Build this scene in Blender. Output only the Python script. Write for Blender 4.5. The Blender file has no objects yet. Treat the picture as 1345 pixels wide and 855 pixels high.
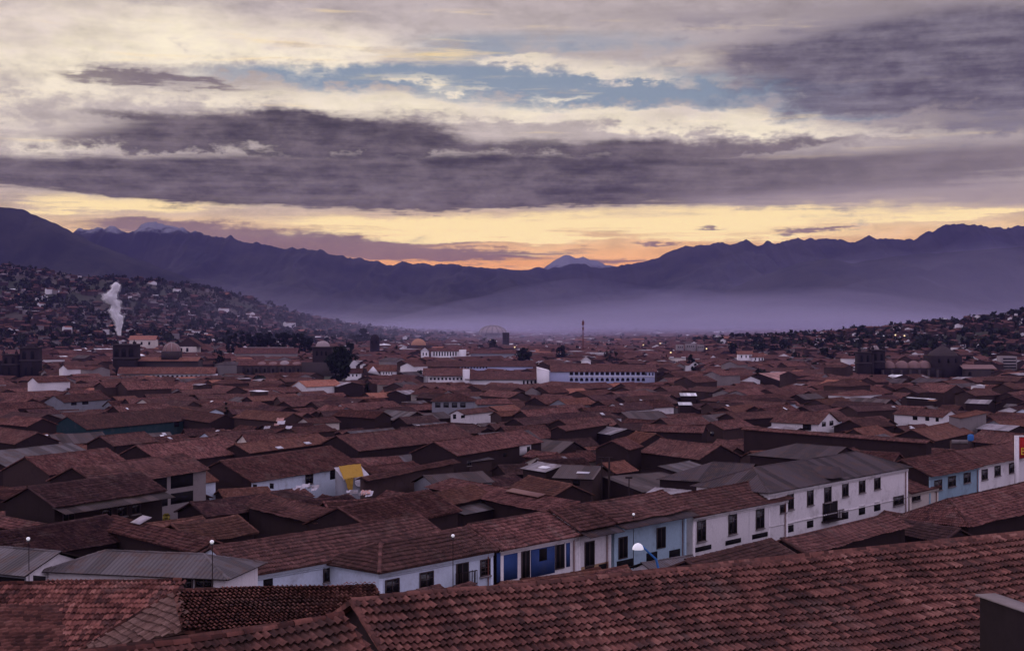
HAZE_D, HAZE_C = 3.3e-5, (0.38, 0.345, 0.95)
MIST_D, MIST_C = 2.2e-4, (0.72, 0.68, 0.92)
MISTS = [
 ('mist', 'bank of pale smoke across the valley floor below the snowy peak', [(430, 440), (520, 418), (600, 398), (680, 382), (760, 370), (850, 364), (950, 366), (1050, 374), (1150, 390), (1300, 416), (1400, 440)], 2500, 4300, 'mist_thick', 3),
 ('mist', 'violet mist behind the eastern foothill', [(780, 440), (860, 395), (950, 366), (1050, 345), (1150, 334), (1260, 324), (1400, 316), (1700, 306)], 5000, 6500, 'mist_thin', 21),
 ('mist', 'violet mist along the foot of the eastern mountains', [(560, 440), (700, 420), (830, 398), (930, 380), (1040, 366), (1150, 354), (1260, 342), (1400, 328), (1700, 318)], 2500, 4100, 'mist_thin', 6),
 ('mist', 'violet mist over the far houses below the western mountain', [(-250, 430), (60, 412), (200, 396), (330, 388), (450, 392), (560, 402), (700, 418), (820, 440)], 2000, 4000, 'mist_thin', 9),
 ('mist', 'smoke haze over the far end of the town', [(-500, 425), (200, 422), (700, 420), (1200, 422), (1850, 425)], 900, 4900, 'mist_faint', 12),
 ('mist', 'smoke haze in front of the wooded slope', [(-160, 428), (60, 402), (170, 388), (280, 382), (380, 386), (480, 396), (600, 412), (760, 432)], 1500, 2350, 'mist_thin', 15),
]
SUN_EL, SUN_AZ = 10.0, -52.0
SUN_E, SUN_LEL = 0.6, 18.0
SKY_UP, SKY_BACK = (.48, .42, .55), (.72, .62, .86)
DARK_A, DARK_B = (.050, .040, .050), (.195, .152, .168)
EXPO = 0.0
AIRLIGHT = (.20, .165, .30)
import bpy, math, random
import numpy as np
from mathutils import Vector, Matrix

random.seed(7)
RNG = np.random.default_rng(11)
C = bpy.context.scene.collection
F, HY, CX, CZ = 1868.0, 412.0, 672.5, 50.0
R = math.radians

# ------------------------------------------------------------------ noise (numpy)
def _h(ix, iy, s):
    v = np.sin(ix * 127.1 + iy * 311.7 + s * 74.7) * 43758.5453
    return v - np.floor(v)

def vnoise(x, y, s=0):
    x = np.asarray(x, float); y = np.asarray(y, float)
    ix, iy = np.floor(x), np.floor(y)
    fx, fy = x - ix, y - iy
    fx = fx * fx * (3 - 2 * fx); fy = fy * fy * (3 - 2 * fy)
    a = _h(ix, iy, s); b = _h(ix + 1, iy, s); c = _h(ix, iy + 1, s); d = _h(ix + 1, iy + 1, s)
    return (a * (1 - fx) + b * fx) * (1 - fy) + (c * (1 - fx) + d * fx) * fy - 0.5

def fbm(x, y, s=0, o=4):
    t = 0; a = 1.0
    for k in range(o):
        t = t + a * vnoise(np.asarray(x) * 2 ** k, np.asarray(y) * 2 ** k, s + k * 3)
        a *= 0.5
    return t

def sstep(t):
    t = np.clip(t, 0, 1)
    return t * t * (3 - 2 * t)

# ------------------------------------------------------------------ terrain function
PD = [-200, 0, 30, 60, 100, 130, 200, 300, 500, 800, 1200, 2000, 3500, 6000, 30000]
PZ = [14, 14, 15, 19, 24.5, 27, 29, 31, 34, 38, 41, 46, 50, 50, 50]
LH_Y = 2300.0
LH_PX = [-900, -300, 0, 60, 100, 170, 250, 300, 350, 420, 500, 600, 690]
LH_H = [142, 126, 109, 105, 98, 97, 82, 64, 45, 27, 13, 5, 0]
RH_Y = 1500.0
RH_PX = [930, 1000, 1080, 1150, 1210, 1280, 1345, 1500, 2200]
RH_H = [0, 12, 15, 21, 25, 30, 37, 46, 60]

def G(x, y):
    x = np.asarray(x, float); y = np.asarray(y, float)
    z = CZ - np.interp(y, PD, PZ)
    h = np.interp(CX + x / LH_Y * F, LH_PX, LH_H)
    h = h * (1 + 0.25 * fbm(x / 160, y / 160, 5))
    z = z + h * sstep((y - 1050) / (LH_Y - 1050)) * (1 - 0.9 * sstep((y - LH_Y) / 1700))
    h = np.interp(CX + x / RH_Y * F, RH_PX, RH_H)
    h = h * (1 + 0.2 * fbm(x / 90, y / 90, 9))
    z = z + h * sstep((y - 800) / (RH_Y - 800)) * (1 - 0.95 * sstep((y - RH_Y) / 900))
    return z

def Gs(x, y):
    return float(G(x, y))

def at(px, py, d):
    return np.array([(px - CX) / F * d, d, CZ - (py - HY) / F * d])

def proj(p):
    return CX + F * p[0] / p[1], HY + F * (CZ - p[2]) / p[1]

def level(px, py, H, lo=20.0, hi=4200.0):
    """distance at which the line of sight through a photo point is H above the ground"""
    for _ in range(50):
        d = 0.5 * (lo + hi)
        p = at(px, py, d)
        if p[2] - Gs(p[0], d) - H > 0: lo = d
        else: hi = d
    return 0.5 * (lo + hi)

# ------------------------------------------------------------------ mesh builder
class MB:
    def __init__(self):
        self.V = []; self.UV = []; self.Fs = []; self.M = []; self.n = 0

    def add(self, verts, faces, mat=0, uv=None):
        verts = np.asarray(verts, float).reshape(-1, 3)
        self.V.append(verts)
        self.UV.append(np.zeros((len(verts), 2)) if uv is None else np.asarray(uv, float).reshape(-1, 2))
        if isinstance(faces, np.ndarray):
            self.Fs.append((faces + self.n, mat))
        else:
            byk = {}
            for f in faces: byk.setdefault(len(f), []).append(f)
            for k, fl in byk.items():
                self.Fs.append((np.asarray(fl, int).reshape(-1, k) + self.n, mat))
        self.n += len(verts)

    def quad(self, *p, mat=0, uv=None):
        self.add(p, [tuple(range(len(p)))], mat, uv)

    def box(self, a, b, mat=0):
        x0, y0, z0 = a; x1, y1, z1 = b
        v = [(x0, y0, z0), (x1, y0, z0), (x1, y1, z0), (x0, y1, z0), (x0, y0, z1), (x1, y0, z1), (x1, y1, z1), (x0, y1, z1)]
        self.add(v, [(0, 3, 2, 1), (4, 5, 6, 7), (0, 1, 5, 4), (1, 2, 6, 5), (2, 3, 7, 6), (3, 0, 4, 7)], mat)

    def hull_box(self, o, eu, ev, en, su, sv, sn, mat=0):
        """box from corner o along three vectors"""
        o, eu, ev, en = map(np.asarray, (o, eu, ev, en))
        v = []
        for c in (0, 1):
            for a, b in ((0, 0), (1, 0), (1, 1), (0, 1)):
                v.append(o + eu * su * a + ev * sv * b + en * sn * c)
        self.add(v, [(0, 3, 2, 1), (4, 5, 6, 7), (0, 1, 5, 4), (1, 2, 6, 5), (2, 3, 7, 6), (3, 0, 4, 7)], mat)

    def lathe(self, prof, c=(0, 0, 0), n=16, mat=0, a0=0.0, a1=2 * math.pi):
        full = abs(a1 - a0 - 2 * math.pi) < 1e-6
        m = n if full else n + 1
        v = []
        for r, z in prof:
            for k in range(m):
                a = a0 + (a1 - a0) * k / n
                v.append((c[0] + r * math.cos(a), c[1] + r * math.sin(a), c[2] + z))
        f = []
        for i in range(len(prof) - 1):
            for k in range(n):
                k2 = (k + 1) % m
                f.append((i * m + k, i * m + k2, (i + 1) * m + k2, (i + 1) * m + k))
        self.add(v, f, mat)

    def tube(self, pts, rad, n=8, mat=0, cap=True):
        pts = [np.asarray(p, float) for p in pts]
        v = []; f = []
        for i, p in enumerate(pts):
            t = pts[min(i + 1, len(pts) - 1)] - pts[max(i - 1, 0)]
            t = t / (np.linalg.norm(t) + 1e-9)
            ref = np.array([0, 0, 1.0]) if abs(t[2]) < 0.9 else np.array([1.0, 0, 0])
            a = np.cross(t, ref); a /= np.linalg.norm(a); b = np.cross(t, a)
            r = rad[i] if hasattr(rad, '__len__') else rad
            for k in range(n):
                q = 2 * math.pi * k / n
                v.append(p + a * r * math.cos(q) + b * r * math.sin(q))
        for i in range(len(pts) - 1):
            for k in range(n):
                k2 = (k + 1) % n
                f.append((i * n + k, i * n + k2, (i + 1) * n + k2, (i + 1) * n + k))
        if cap:
            f.append(tuple(range(n - 1, -1, -1))); f.append(tuple((len(pts) - 1) * n + k for k in range(n)))
        self.add(v, f, mat)

    def build(self, name, mats, parent=None, smooth=False):
        me = bpy.data.meshes.new(name)
        V = np.concatenate(self.V) if self.V else np.zeros((0, 3))
        UV = np.concatenate(self.UV) if self.UV else np.zeros((0, 2))
        me.vertices.add(len(V)); me.vertices.foreach_set('co', V.ravel())
        loops = np.concatenate([f.ravel() for f, _ in self.Fs]) if self.Fs else np.zeros(0, int)
        tot = np.concatenate([np.full(len(f), f.shape[1]) for f, _ in self.Fs]) if self.Fs else np.zeros(0, int)
        mi = np.concatenate([np.full(len(f), m) for f, m in self.Fs]) if self.Fs else np.zeros(0, int)
        st = np.concatenate([[0], np.cumsum(tot)[:-1]]) if len(tot) else np.zeros(0, int)
        me.loops.add(len(loops)); me.loops.foreach_set('vertex_index', loops.astype(np.int32))
        me.polygons.add(len(tot)); me.polygons.foreach_set('loop_start', st.astype(np.int32))
        me.polygons.foreach_set('loop_total', tot.astype(np.int32))
        me.polygons.foreach_set('material_index', mi.astype(np.int32))
        if smooth: me.polygons.foreach_set('use_smooth', np.ones(len(tot), bool))
        ul = me.uv_layers.new(name='UVMap')
        ul.data.foreach_set('uv', UV[loops].ravel().astype(np.float32))
        for m in (mats if isinstance(mats, (list, tuple)) else [mats]): me.materials.append(MAT[m] if isinstance(m, str) else m)
        me.update(); me.validate()
        o = bpy.data.objects.new(name, me); C.objects.link(o)
        if parent is not None: o.parent = parent
        return o

def tag(o, label=None, cat=None, group=None, kind=None):
    if label: o['label'] = label
    if cat: o['category'] = cat
    if group: o['group'] = group
    if kind: o['kind'] = kind
    return o

def empty(name, loc, rz=0.0):
    o = bpy.data.objects.new(name, None); C.objects.link(o)
    o.location = Vector([float(c) for c in loc]); o.rotation_euler = (0, 0, rz); o.empty_display_size = 0.5
    return o

# ------------------------------------------------------------------ node helpers / materials
class NT:
    def __init__(self, tree): self.t = tree; self.n = tree.nodes; self.l = tree.links
    def node(self, ty, **kw):
        nd = self.n.new(ty)
        for k, v in kw.items(): setattr(nd, k, v)
        return nd
    def put(self, sock, v):
        if isinstance(v, bpy.types.NodeSocket): self.l.new(v, sock)
        elif v is not None: sock.default_value = v
    def m(self, op, a, b=None, c=None, clamp=False):
        nd = self.node('ShaderNodeMath', operation=op, use_clamp=clamp)
        self.put(nd.inputs[0], a); self.put(nd.inputs[1], b)
        if c is not None: self.put(nd.inputs[2], c)
        return nd.outputs[0]
    def mix(self, f, a, b, blend='MIX'):
        nd = self.node('ShaderNodeMix', data_type='RGBA', blend_type=blend)
        nd.clamp_factor = True
        self.put(nd.inputs[0], f)
        for s, v in ((nd.inputs[6], a), (nd.inputs[7], b)):
            if isinstance(v, tuple) and len(v) == 3: v = (*v, 1)
            self.put(s, v)
        return nd.outputs[2]
    def noise(self, vec, scale, detail=3, rough=0.55, dim='3D'):
        nd = self.node('ShaderNodeTexNoise', noise_dimensions=dim)
        self.put(nd.inputs['Vector'], vec); nd.inputs['Scale'].default_value = scale
        nd.inputs['Detail'].default_value = detail; nd.inputs['Roughness'].default_value = rough
        return nd.outputs['Fac']
    def ramp(self, f, stops, interp='LINEAR'):
        nd = self.node('ShaderNodeValToRGB'); cr = nd.color_ramp; cr.interpolation = interp
        while len(cr.elements) < len(stops): cr.elements.new(0.5)
        for e, (p, c) in zip(cr.elements, stops):
            e.position = p; e.color = (*c, 1) if len(c) == 3 else c
        self.put(nd.inputs[0], f)
        return nd.outputs[0]
    def mr(self, v, a, b, c=0.0, d=1.0, smooth=True):
        nd = self.node('ShaderNodeMapRange', interpolation_type='SMOOTHSTEP' if smooth else 'LINEAR')
        self.put(nd.inputs[0], v)
        for i, q in enumerate((a, b, c, d)): nd.inputs[i + 1].default_value = q
        return nd.outputs[0]
    def xyz(self, v):
        nd = self.node('ShaderNodeSeparateXYZ'); self.put(nd.inputs[0], v); return nd.outputs
    def comb(self, x, y, z=0.0):
        nd = self.node('ShaderNodeCombineXYZ')
        for i, v in enumerate((x, y, z)): self.put(nd.inputs[i], v)
        return nd.outputs[0]

MAT = {}

def new_mat(name, rough=0.85, spec=0.25):
    m = bpy.data.materials.new(name); m.use_nodes = True
    nt = NT(m.node_tree); b = m.node_tree.nodes['Principled BSDF']
    b.inputs['Roughness'].default_value = rough
    if 'Specular IOR Level' in b.inputs: b.inputs['Specular IOR Level'].default_value = spec
    MAT[name] = m
    return nt, b

def tile_mat(name, pal, flat, moss=0.5):
    nt, b = new_mat(name, 0.92, 0.0)
    uv = nt.node('ShaderNodeUVMap'); uv.uv_map = 'UVMap'
    s = nt.xyz(uv.outputs[0])
    fu = nt.m('FLOOR', s[0]); fv = nt.m('FLOOR', s[1])
    oi = nt.node('ShaderNodeObjectInfo')
    geo = nt.node('ShaderNodeNewGeometry')
    wn = nt.node('ShaderNodeTexWhiteNoise', noise_dimensions='3D')
    nt.put(wn.inputs[0], nt.comb(fu, fv, nt.m('MULTIPLY', oi.outputs['Random'], 50)))
    big = nt.noise(geo.outputs['Position'], 0.35, 4, 0.6)
    fac = nt.m('ADD', nt.m('MULTIPLY', wn.outputs[0], 0.54), nt.m('MULTIPLY', big, 0.85))
    fac = nt.m('SUBTRACT', fac, 0.19)
    col = nt.ramp(fac, pal)
    fine = nt.noise(geo.outputs['Position'], 9.0, 3, 0.6)
    col = nt.mix(nt.mr(fine, 0.35, 0.75, 0.0, 0.35), col, (0.045, 0.036, 0.036))
    # weathering in patches of a metre or so, and pale dusty tiles
    w1 = nt.noise(geo.outputs['Position'], 2.2, 5, 0.75)
    fw = nt.mr(w1, 0.3, 0.7, 0.62 if flat else 0.75, 1.45 if flat else 1.25, False)
    col = nt.mix(1.0, col, nt.comb(fw, fw, fw), 'MULTIPLY')
    w2 = nt.noise(geo.outputs['Position'], 0.55, 4, 0.6)
    col = nt.mix(nt.mr(w2, 0.52, 0.72, 0.0, 0.4), col, (0.20, 0.135, 0.115))
    # lichen and soot blotches
    st = nt.noise(geo.outputs['Position'], 0.9, 5, 0.65)
    col = nt.mix(nt.mr(st, 0.5, 0.72, 0.0, moss), col, (0.035, 0.028, 0.03))
    # each roof has its own age
    rnd = oi.outputs['Random'] if not name.endswith('far') else geo.outputs['Random Per Island']
    age = nt.mr(rnd, 0, 1, 0.58, 1.36, False)
    col = nt.mix(1.0, col, nt.comb(age, age, age), 'MULTIPLY')
    hue = nt.m('FRACT', nt.m('MULTIPLY', rnd, 7.31))
    col = nt.mix(nt.m('MULTIPLY', hue, 0.4), col, (0.075, 0.052, 0.047))
    nt.put(b.inputs['Base Color'], col)
    if flat:
        w = nt.m('ABSOLUTE', nt.m('SINE', nt.m('MULTIPLY', s[0], math.pi)))
        r = nt.m('FRACT', s[1])
        h = nt.m('ADD', nt.m('MULTIPLY', w, 0.8), nt.m('MULTIPLY', r, 0.7))
        h = nt.m('ADD', h, nt.m('MULTIPLY', wn.outputs[0], 0.4))
        bp = nt.node('ShaderNodeBump'); bp.inputs['Strength'].default_value = 0.9; bp.inputs['Distance'].default_value = 0.09
        nt.put(bp.inputs['Height'], h); nt.put(b.inputs['Normal'], bp.outputs[0])

PAL = [(0.0, (0.027, 0.013, 0.014)), (0.3, (0.083, 0.036, 0.033)), (0.55, (0.134, 0.058, 0.051)), (0.8, (0.199, 0.086, 0.075)), (1.0, (0.301, 0.158, 0.138))]
PAL_NEAR = [(0.0, (0.021, 0.011, 0.010)), (0.28, (0.074, 0.028, 0.024)), (0.5, (0.157, 0.058, 0.046)), (0.75, (0.278, 0.110, 0.084)), (1.0, (0.462, 0.242, 0.187))]
PAL_DK = [(0.0, (0.021, 0.012, 0.015)), (0.4, (0.058, 0.028, 0.030)), (0.75, (0.100, 0.048, 0.046)), (1.0, (0.169, 0.092, 0.087))]
PAL_OR = [(0.0, (0.052, 0.024, 0.020)), (0.35, (0.145, 0.059, 0.044)), (0.7, (0.218, 0.093, 0.067)), (1.0, (0.332, 0.176, 0.132))]
PAL_NEW = [(0.0, (0.22, 0.085, 0.06)), (0.5, (0.40, 0.16, 0.11)), (1.0, (0.52, 0.26, 0.19))]
for nm, p in (('tile', PAL), ('tile_dark', PAL_DK), ('tile_orange', PAL_OR), ('tile_near', PAL_NEAR)):
    tile_mat(nm, p, False, 0.5); tile_mat(nm + '_flat', p, True, 0.5)
tile_mat('tile_pale_lit', [(0.0, (0.08, 0.045, 0.038)), (0.4, (0.24, 0.135, 0.108)), (0.75, (0.36, 0.22, 0.175)), (1.0, (0.46, 0.31, 0.26))], False, 0.2)  # brighter light on the hip end, put into a paler tile palette
tile_mat('tile_new', PAL_NEW, False, 0.25); tile_mat('tile_new_flat', PAL_NEW, True, 0.25)
tile_mat('tile_far', PAL, True, 0.4)

def metal_mat(name, c, rust=0.3, rough=0.8, far=False):
    nt, b = new_mat(name, rough, 0.15)
    uv = nt.node('ShaderNodeUVMap'); uv.uv_map = 'UVMap'
    s = nt.xyz(uv.outputs[0])
    oi = nt.node('ShaderNodeObjectInfo'); geo = nt.node('ShaderNodeNewGeometry')
    wn = nt.node('ShaderNodeTexWhiteNoise', noise_dimensions='3D')   # one tone per sheet
    nt.put(wn.inputs[0], nt.comb(nt.m('FLOOR', nt.m('MULTIPLY', s[0], 0.24)), nt.m('FLOOR', nt.m('MULTIPLY', s[1], 0.16)), nt.m('MULTIPLY', oi.outputs['Random'], 31)))
    f = nt.mr(wn.outputs[0], 0, 1, 0.5, 1.35, False)
    col = nt.mix(1.0, c, nt.comb(f, f, f), 'MULTIPLY')
    st = nt.noise(geo.outputs['Position'], 0.8, 5, 0.7)
    col = nt.mix(nt.mr(st, 0.45, 0.7, 0.0, rust), col, (0.11, 0.06, 0.045))
    streak = nt.noise(nt.comb(nt.m('MULTIPLY', s[0], 1.0), nt.m('MULTIPLY', s[1], 0.06), 0.0), 2.0, 3, 0.6)
    col = nt.mix(nt.mr(streak, 0.45, 0.75, 0.0, 0.45), col, tuple(0.45 * q for q in c))
    nt.put(b.inputs['Base Color'], col)
    bp = nt.node('ShaderNodeBump'); bp.inputs['Strength'].default_value = 0.7; bp.inputs['Distance'].default_value = 0.04
    nt.put(bp.inputs['Height'], nt.m('SINE', nt.m('MULTIPLY', s[0], 2 * math.pi))); nt.put(b.inputs['Normal'], bp.outputs[0])

metal_mat('metal_grey', (0.115, 0.10, 0.105), 0.75)
metal_mat('metal_slate', (0.060, 0.045, 0.050), 0.6)
metal_mat('metal_brown', (0.095, 0.073, 0.073), 0.5)
metal_mat('metal_pale', (0.32, 0.29, 0.31), 0.6)
metal_mat('metal_white', (0.8, 0.8, 0.82), 0.08)
metal_mat('metal_pink', (0.42, 0.23, 0.20), 0.2)

def plaster(name, c, stain=0.5, dark=(0.12, 0.10, 0.10), scale=0.55):
    nt, b = new_mat(name, 0.92, 0.03)
    tc = nt.node('ShaderNodeTexCoord'); geo = nt.node('ShaderNodeNewGeometry')
    n1 = nt.noise(geo.outputs['Position'], scale, 6, 0.65)
    col = nt.mix(nt.mr(n1, 0.5, 0.78, 0.0, stain), c, dark)
    sx = nt.xyz(geo.outputs['Position'])
    stv = nt.comb(nt.m('MULTIPLY', sx[0], 1.0), nt.m('MULTIPLY', sx[1], 1.0), nt.m('MULTIPLY', sx[2], 0.12))
    n2 = nt.noise(stv, 1.8, 4, 0.6)                      # rain streaks
    col = nt.mix(nt.mr(n2, 0.55, 0.8, 0.0, stain * 0.8), col, tuple(0.55 * q for q in c))
    n3 = nt.noise(geo.outputs['Position'], 5.0, 3, 0.6)
    f = nt.mr(n3, 0.2, 0.8, 0.88, 1.08, False)
    col = nt.mix(1.0, col, nt.comb(f, f, f), 'MULTIPLY')
    nt.put(b.inputs['Base Color'], col)
    bp = nt.node('ShaderNodeBump'); bp.inputs['Strength'].default_value = 0.3; bp.inputs['Distance'].default_value = 0.03
    nt.put(bp.inputs['Height'], n3); nt.put(b.inputs['Normal'], bp.outputs[0])

plaster('white', (0.75, 0.70, 0.71), 0.55, (0.26, 0.22, 0.21))
plaster('white_blue', (0.62, 0.69, 0.80), 0.5, (0.24, 0.23, 0.25))
plaster('pale_blue', (0.38, 0.51, 0.61), 0.55)
plaster('sky_blue', (0.27, 0.38, 0.46), 0.55)
plaster('teal', (0.028, 0.055, 0.066), 0.5)  # darkened teal: the wall's shadow is put into its paint colour
plaster('beige', (0.60, 0.52, 0.47), 0.45)
plaster('blue_paint', (0.04, 0.075, 0.22), 0.45, (0.10, 0.11, 0.17))
plaster('ochre', (0.34, 0.22, 0.13), 0.4)
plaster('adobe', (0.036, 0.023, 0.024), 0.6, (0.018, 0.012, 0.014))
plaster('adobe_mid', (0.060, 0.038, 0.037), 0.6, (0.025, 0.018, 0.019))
plaster('concrete', (0.24, 0.205, 0.205), 0.5)
plaster('grey_plaster', (0.24, 0.24, 0.27), 0.5)
plaster('stone_dark', (0.030, 0.022, 0.025), 0.6, (0.016, 0.012, 0.014))
plaster('stone', (0.062, 0.047, 0.048), 0.5, (0.03, 0.024, 0.026))
plaster('dome_pale', (0.36, 0.29, 0.29), 0.5)
plaster('dome_orange', (0.42, 0.22, 0.14), 0.3)
plaster('vault_pink', (0.25, 0.155, 0.145), 0.5)
plaster('lavender', (0.40, 0.42, 0.60), 0.3)
plaster('white_far', (0.8, 0.76, 0.78), 0.15)
plaster('wood_dark', (0.035, 0.024, 0.024), 0.4, (0.02, 0.015, 0.015))
plaster('wood_frame', (0.075, 0.055, 0.055), 0.4)
plaster('red_paint', (0.42, 0.03, 0.03), 0.15)
plaster('yellow_paint', (0.75, 0.5, 0.06), 0.1)
plaster('yellow_tarp', (0.42, 0.25, 0.05), 0.6, (0.28, 0.16, 0.05), 1.5)
plaster('white_cloth', (0.50, 0.47, 0.51), 0.3)
plaster('blue_plastic', (0.05, 0.16, 0.42), 0.1)
plaster('rust', (0.16, 0.055, 0.045), 0.3)
plaster('bark', (0.05, 0.038, 0.03), 0.4)

nt, b = new_mat('glass_dark', 0.25, 0.5); b.inputs['Base Color'].default_value = (0.012, 0.011, 0.014, 1)
nt, b = new_mat('opening_panel', 0.9, 0.1); b.inputs['Base Color'].default_value = (0.012, 0.010, 0.012, 1)  # near-black colour paints in the shade of doorways, galleries and arches
nt, b = new_mat('skylight', 0.45, 0.3); b.inputs['Base Color'].default_value = (0.55, 0.54, 0.58, 1)
nt, b = new_mat('lamp_globe', 0.4, 0.4); b.inputs['Base Color'].default_value = (0.9, 0.9, 0.92, 1)
b.inputs['Emission Color'].default_value = (0.95, 0.95, 1.0, 1); b.inputs['Emission Strength'].default_value = 0.25
nt, b = new_mat('lamp_warm', 0.4, 0.4); b.inputs['Base Color'].default_value = (0.9, 0.8, 0.5, 1)
b.inputs['Emission Color'].default_value = (1.0, 0.72, 0.32, 1); b.inputs['Emission Strength'].default_value = 1.2
nt, b = new_mat('steel', 0.5, 0.4); b.inputs['Base Color'].default_value = (0.10, 0.10, 0.12, 1)
nt, b = new_mat('steel_white', 0.5, 0.4); b.inputs['Base Color'].default_value = (0.55, 0.53, 0.58, 1)

def leaf_mat(name, c1, c2):
    nt, b = new_mat(name, 0.9, 0.0)
    geo = nt.node('ShaderNodeNewGeometry'); oi = nt.node('ShaderNodeObjectInfo')
    col = nt.mix(geo.outputs['Random Per Island'], c1, c2)
    nt.put(b.inputs['Base Color'], col)
leaf_mat('leaf_dark', (0.008, 0.011, 0.010), (0.024, 0.03, 0.021))
leaf_mat('leaf_mid', (0.028, 0.032, 0.022), (0.075, 0.08, 0.048))
leaf_mat('leaf_far', (0.010, 0.012, 0.011), (0.034, 0.036, 0.028))
leaf_mat('leaf_yellow', (0.14, 0.12, 0.03), (0.34, 0.27, 0.06))
# ------------------------------------------------------------------ roofs
def tile_size(d):
    return (0.21, 0.36) if d < 75 else (0.26, 0.46)

def face_axes(pts):
    n = np.zeros(3)
    for i in range(len(pts)):
        n += np.cross(pts[i], pts[(i + 1) % len(pts)])
    n /= np.linalg.norm(n)
    if n[2] < 0: n = -n
    g = np.array([0, 0, -1.0]); ev = g - n * g.dot(n); ev /= np.linalg.norm(ev)
    eu = np.cross(ev, n); eu /= np.linalg.norm(eu)
    return eu, ev, n

def roof_face(mb, pts, tw, tl, geo, mat=0, thick=0.14, near=False, wav=1.0, edge_mat=None, run=None):
    pts = np.asarray(pts, float)
    eu, ev, n = face_axes(pts)
    if run is not None:
        ev = np.asarray(run, float); ev = ev - n * n.dot(ev); ev /= np.linalg.norm(ev); eu = np.cross(ev, n)
    o = pts[0]
    u = (pts - o) @ eu; v = (pts - o) @ ev
    # slab: top, underside and rim
    k = len(pts)
    low = pts - n * thick
    uv = np.stack([u / tw, v / tl], 1)
    order = list(range(k))
    area = 0.5 * sum(u[i] * v[(i + 1) % k] - u[(i + 1) % k] * v[i] for i in range(k))
    if area > 0: order = order[::-1]          # eu x ev = -n or +n: make the top face look up
    nn = np.cross(pts[order[1]] - pts[order[0]], pts[order[2]] - pts[order[1]])
    if nn.dot(n) < 0: order = order[::-1]
    if k == 4:
        ns = 8; tv = []; tu = []
        for i in range(ns + 1):
            f = i / ns
            for a, b in ((0, 1), (3, 2)):
                tv.append(pts[a] * (1 - f) + pts[b] * f); tu.append(uv[a] * (1 - f) + uv[b] * f)
        fl = [(2 * i, 2 * i + 2, 2 * i + 3, 2 * i + 1) for i in range(ns)]
        if np.cross(tv[2] - tv[0], tv[3] - tv[2]).dot(n) < 0: fl = [f[::-1] for f in fl]
        mb.add(np.array(tv) - n * (0.03 if geo else 0.0), fl, mat, tu)
    else: mb.add(pts - n * (0.03 if geo else 0.0), [tuple(order)], mat, uv)
    em = mat if edge_mat is None else edge_mat
    rim = [tuple(order[::-1])] + []
    mb.add(low, rim, em, uv)
    for i in range(k):
        a, b = order[i], order[(i + 1) % k]
        mb.add([pts[a], low[a], low[b], pts[b]], [(0, 1, 2, 3)], em, [uv[a], uv[a], uv[b], uv[b]])
    if not geo: return
    i0, i1 = int(math.floor(u.min() / tw)), int(math.ceil(u.max() / tw))
    j0, j1 = int(math.floor(v.min() / tl)), int(math.ceil(v.max() / tl))
    I, J = np.meshgrid(np.arange(i0, i1), np.arange(j0, j1), indexing='ij')
    I = I.ravel(); J = J.ravel()
    sd = float(RNG.random() * 90)
    cu = (I + 0.5) * tw; cv = (J + 0.5) * tl
    ok = np.ones(len(I), bool)
    sgn = 0.5 * sum(u[i] * v[(i + 1) % k] - u[(i + 1) % k] * v[i] for i in range(k))
    for i in range(k):
        a, b2 = i, (i + 1) % k
        du, dv = u[b2] - u[a], v[b2] - v[a]
        L = math.hypot(du, dv)
        if L < 1e-6: continue
        s = (du * (cv - v[a]) - dv * (cu - u[a])) / L * (1 if sgn > 0 else -1)
        ok &= s > -0.05
    I, J, cu, cv = I[ok], J[ok], cu[ok], cv[ok]
    m = len(I)
    if m == 0: return
    if near: sp = np.array([0, .1, .26, .42, .58, .70, .85, 1.0])
    else: sp = np.array([0, .3, .62, .8, 1.0])
    hp = np.where(sp <= 0.66, np.sin(np.pi * np.clip(sp / 0.66, 0, 1)), -0.25 * np.sin(np.pi * np.clip((sp - .66) / .34, 0, 1)))
    amp = tw * (0.32 if near else 0.34)
    sag = wav * (0.05 * fbm(cu * 0.25 + sd, cv * 0.3, 2, 3) + 0.035 * fbm(cu * 1.1 + sd, cv * 0.9, 4, 2))
    slide = wav * (0.30 * fbm(cu * 0.36 + sd, J * .30, 6, 3) + 0.07 * fbm(cu * .5 + sd, J * 3.7, 16, 2) + 0.03 * (RNG.random(m) - 0.5))
    ush = wav * (0.05 * fbm(cv * 0.5 + sd, I * 0.05, 8, 2))
    lift = (0.10 if near else 0.075) + 0.035 * RNG.random(m)
    slide = slide * np.clip((cv - v.min()) / 1.2, 0, 1); sag = sag - 0.05
    skew = 0.035 * (RNG.random(m) - 0.5)
    S = len(sp)
    P = np.zeros((m, 2, S, 3)); U = np.zeros((m, 2, S, 2))
    for t in (0, 1):
        vv = J * tl + slide + (-0.02 if t == 0 else tl + 0.05)
        hh = sag + (0.0 if t == 0 else lift)
        for q in range(S):
            uu = (I + sp[q]) * tw + ush + (skew if t else 0)
            h = hh + amp * hp[q]
            P[:, t, q] = o + uu[:, None] * eu + vv[:, None] * ev + h[:, None] * n
            U[:, t, q, 0] = I + 0.1 + 0.8 * sp[q]; U[:, t, q, 1] = J + 0.1 + 0.8 * t
    base = (np.arange(m) * 2 * S)[:, None]
    q = np.arange(S - 1)[None, :]
    f = np.stack([base + q, base + q + 1, base + S + q + 1, base + S + q], -1).reshape(-1, 4)
    if np.cross(P[0, 0, 1] - P[0, 0, 0], P[0, 1, 0] - P[0, 0, 0]).dot(n) < 0: f = f[:, ::-1]
    mb.add(P.reshape(-1, 3), f, mat, U.reshape(-1, 2))

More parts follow.
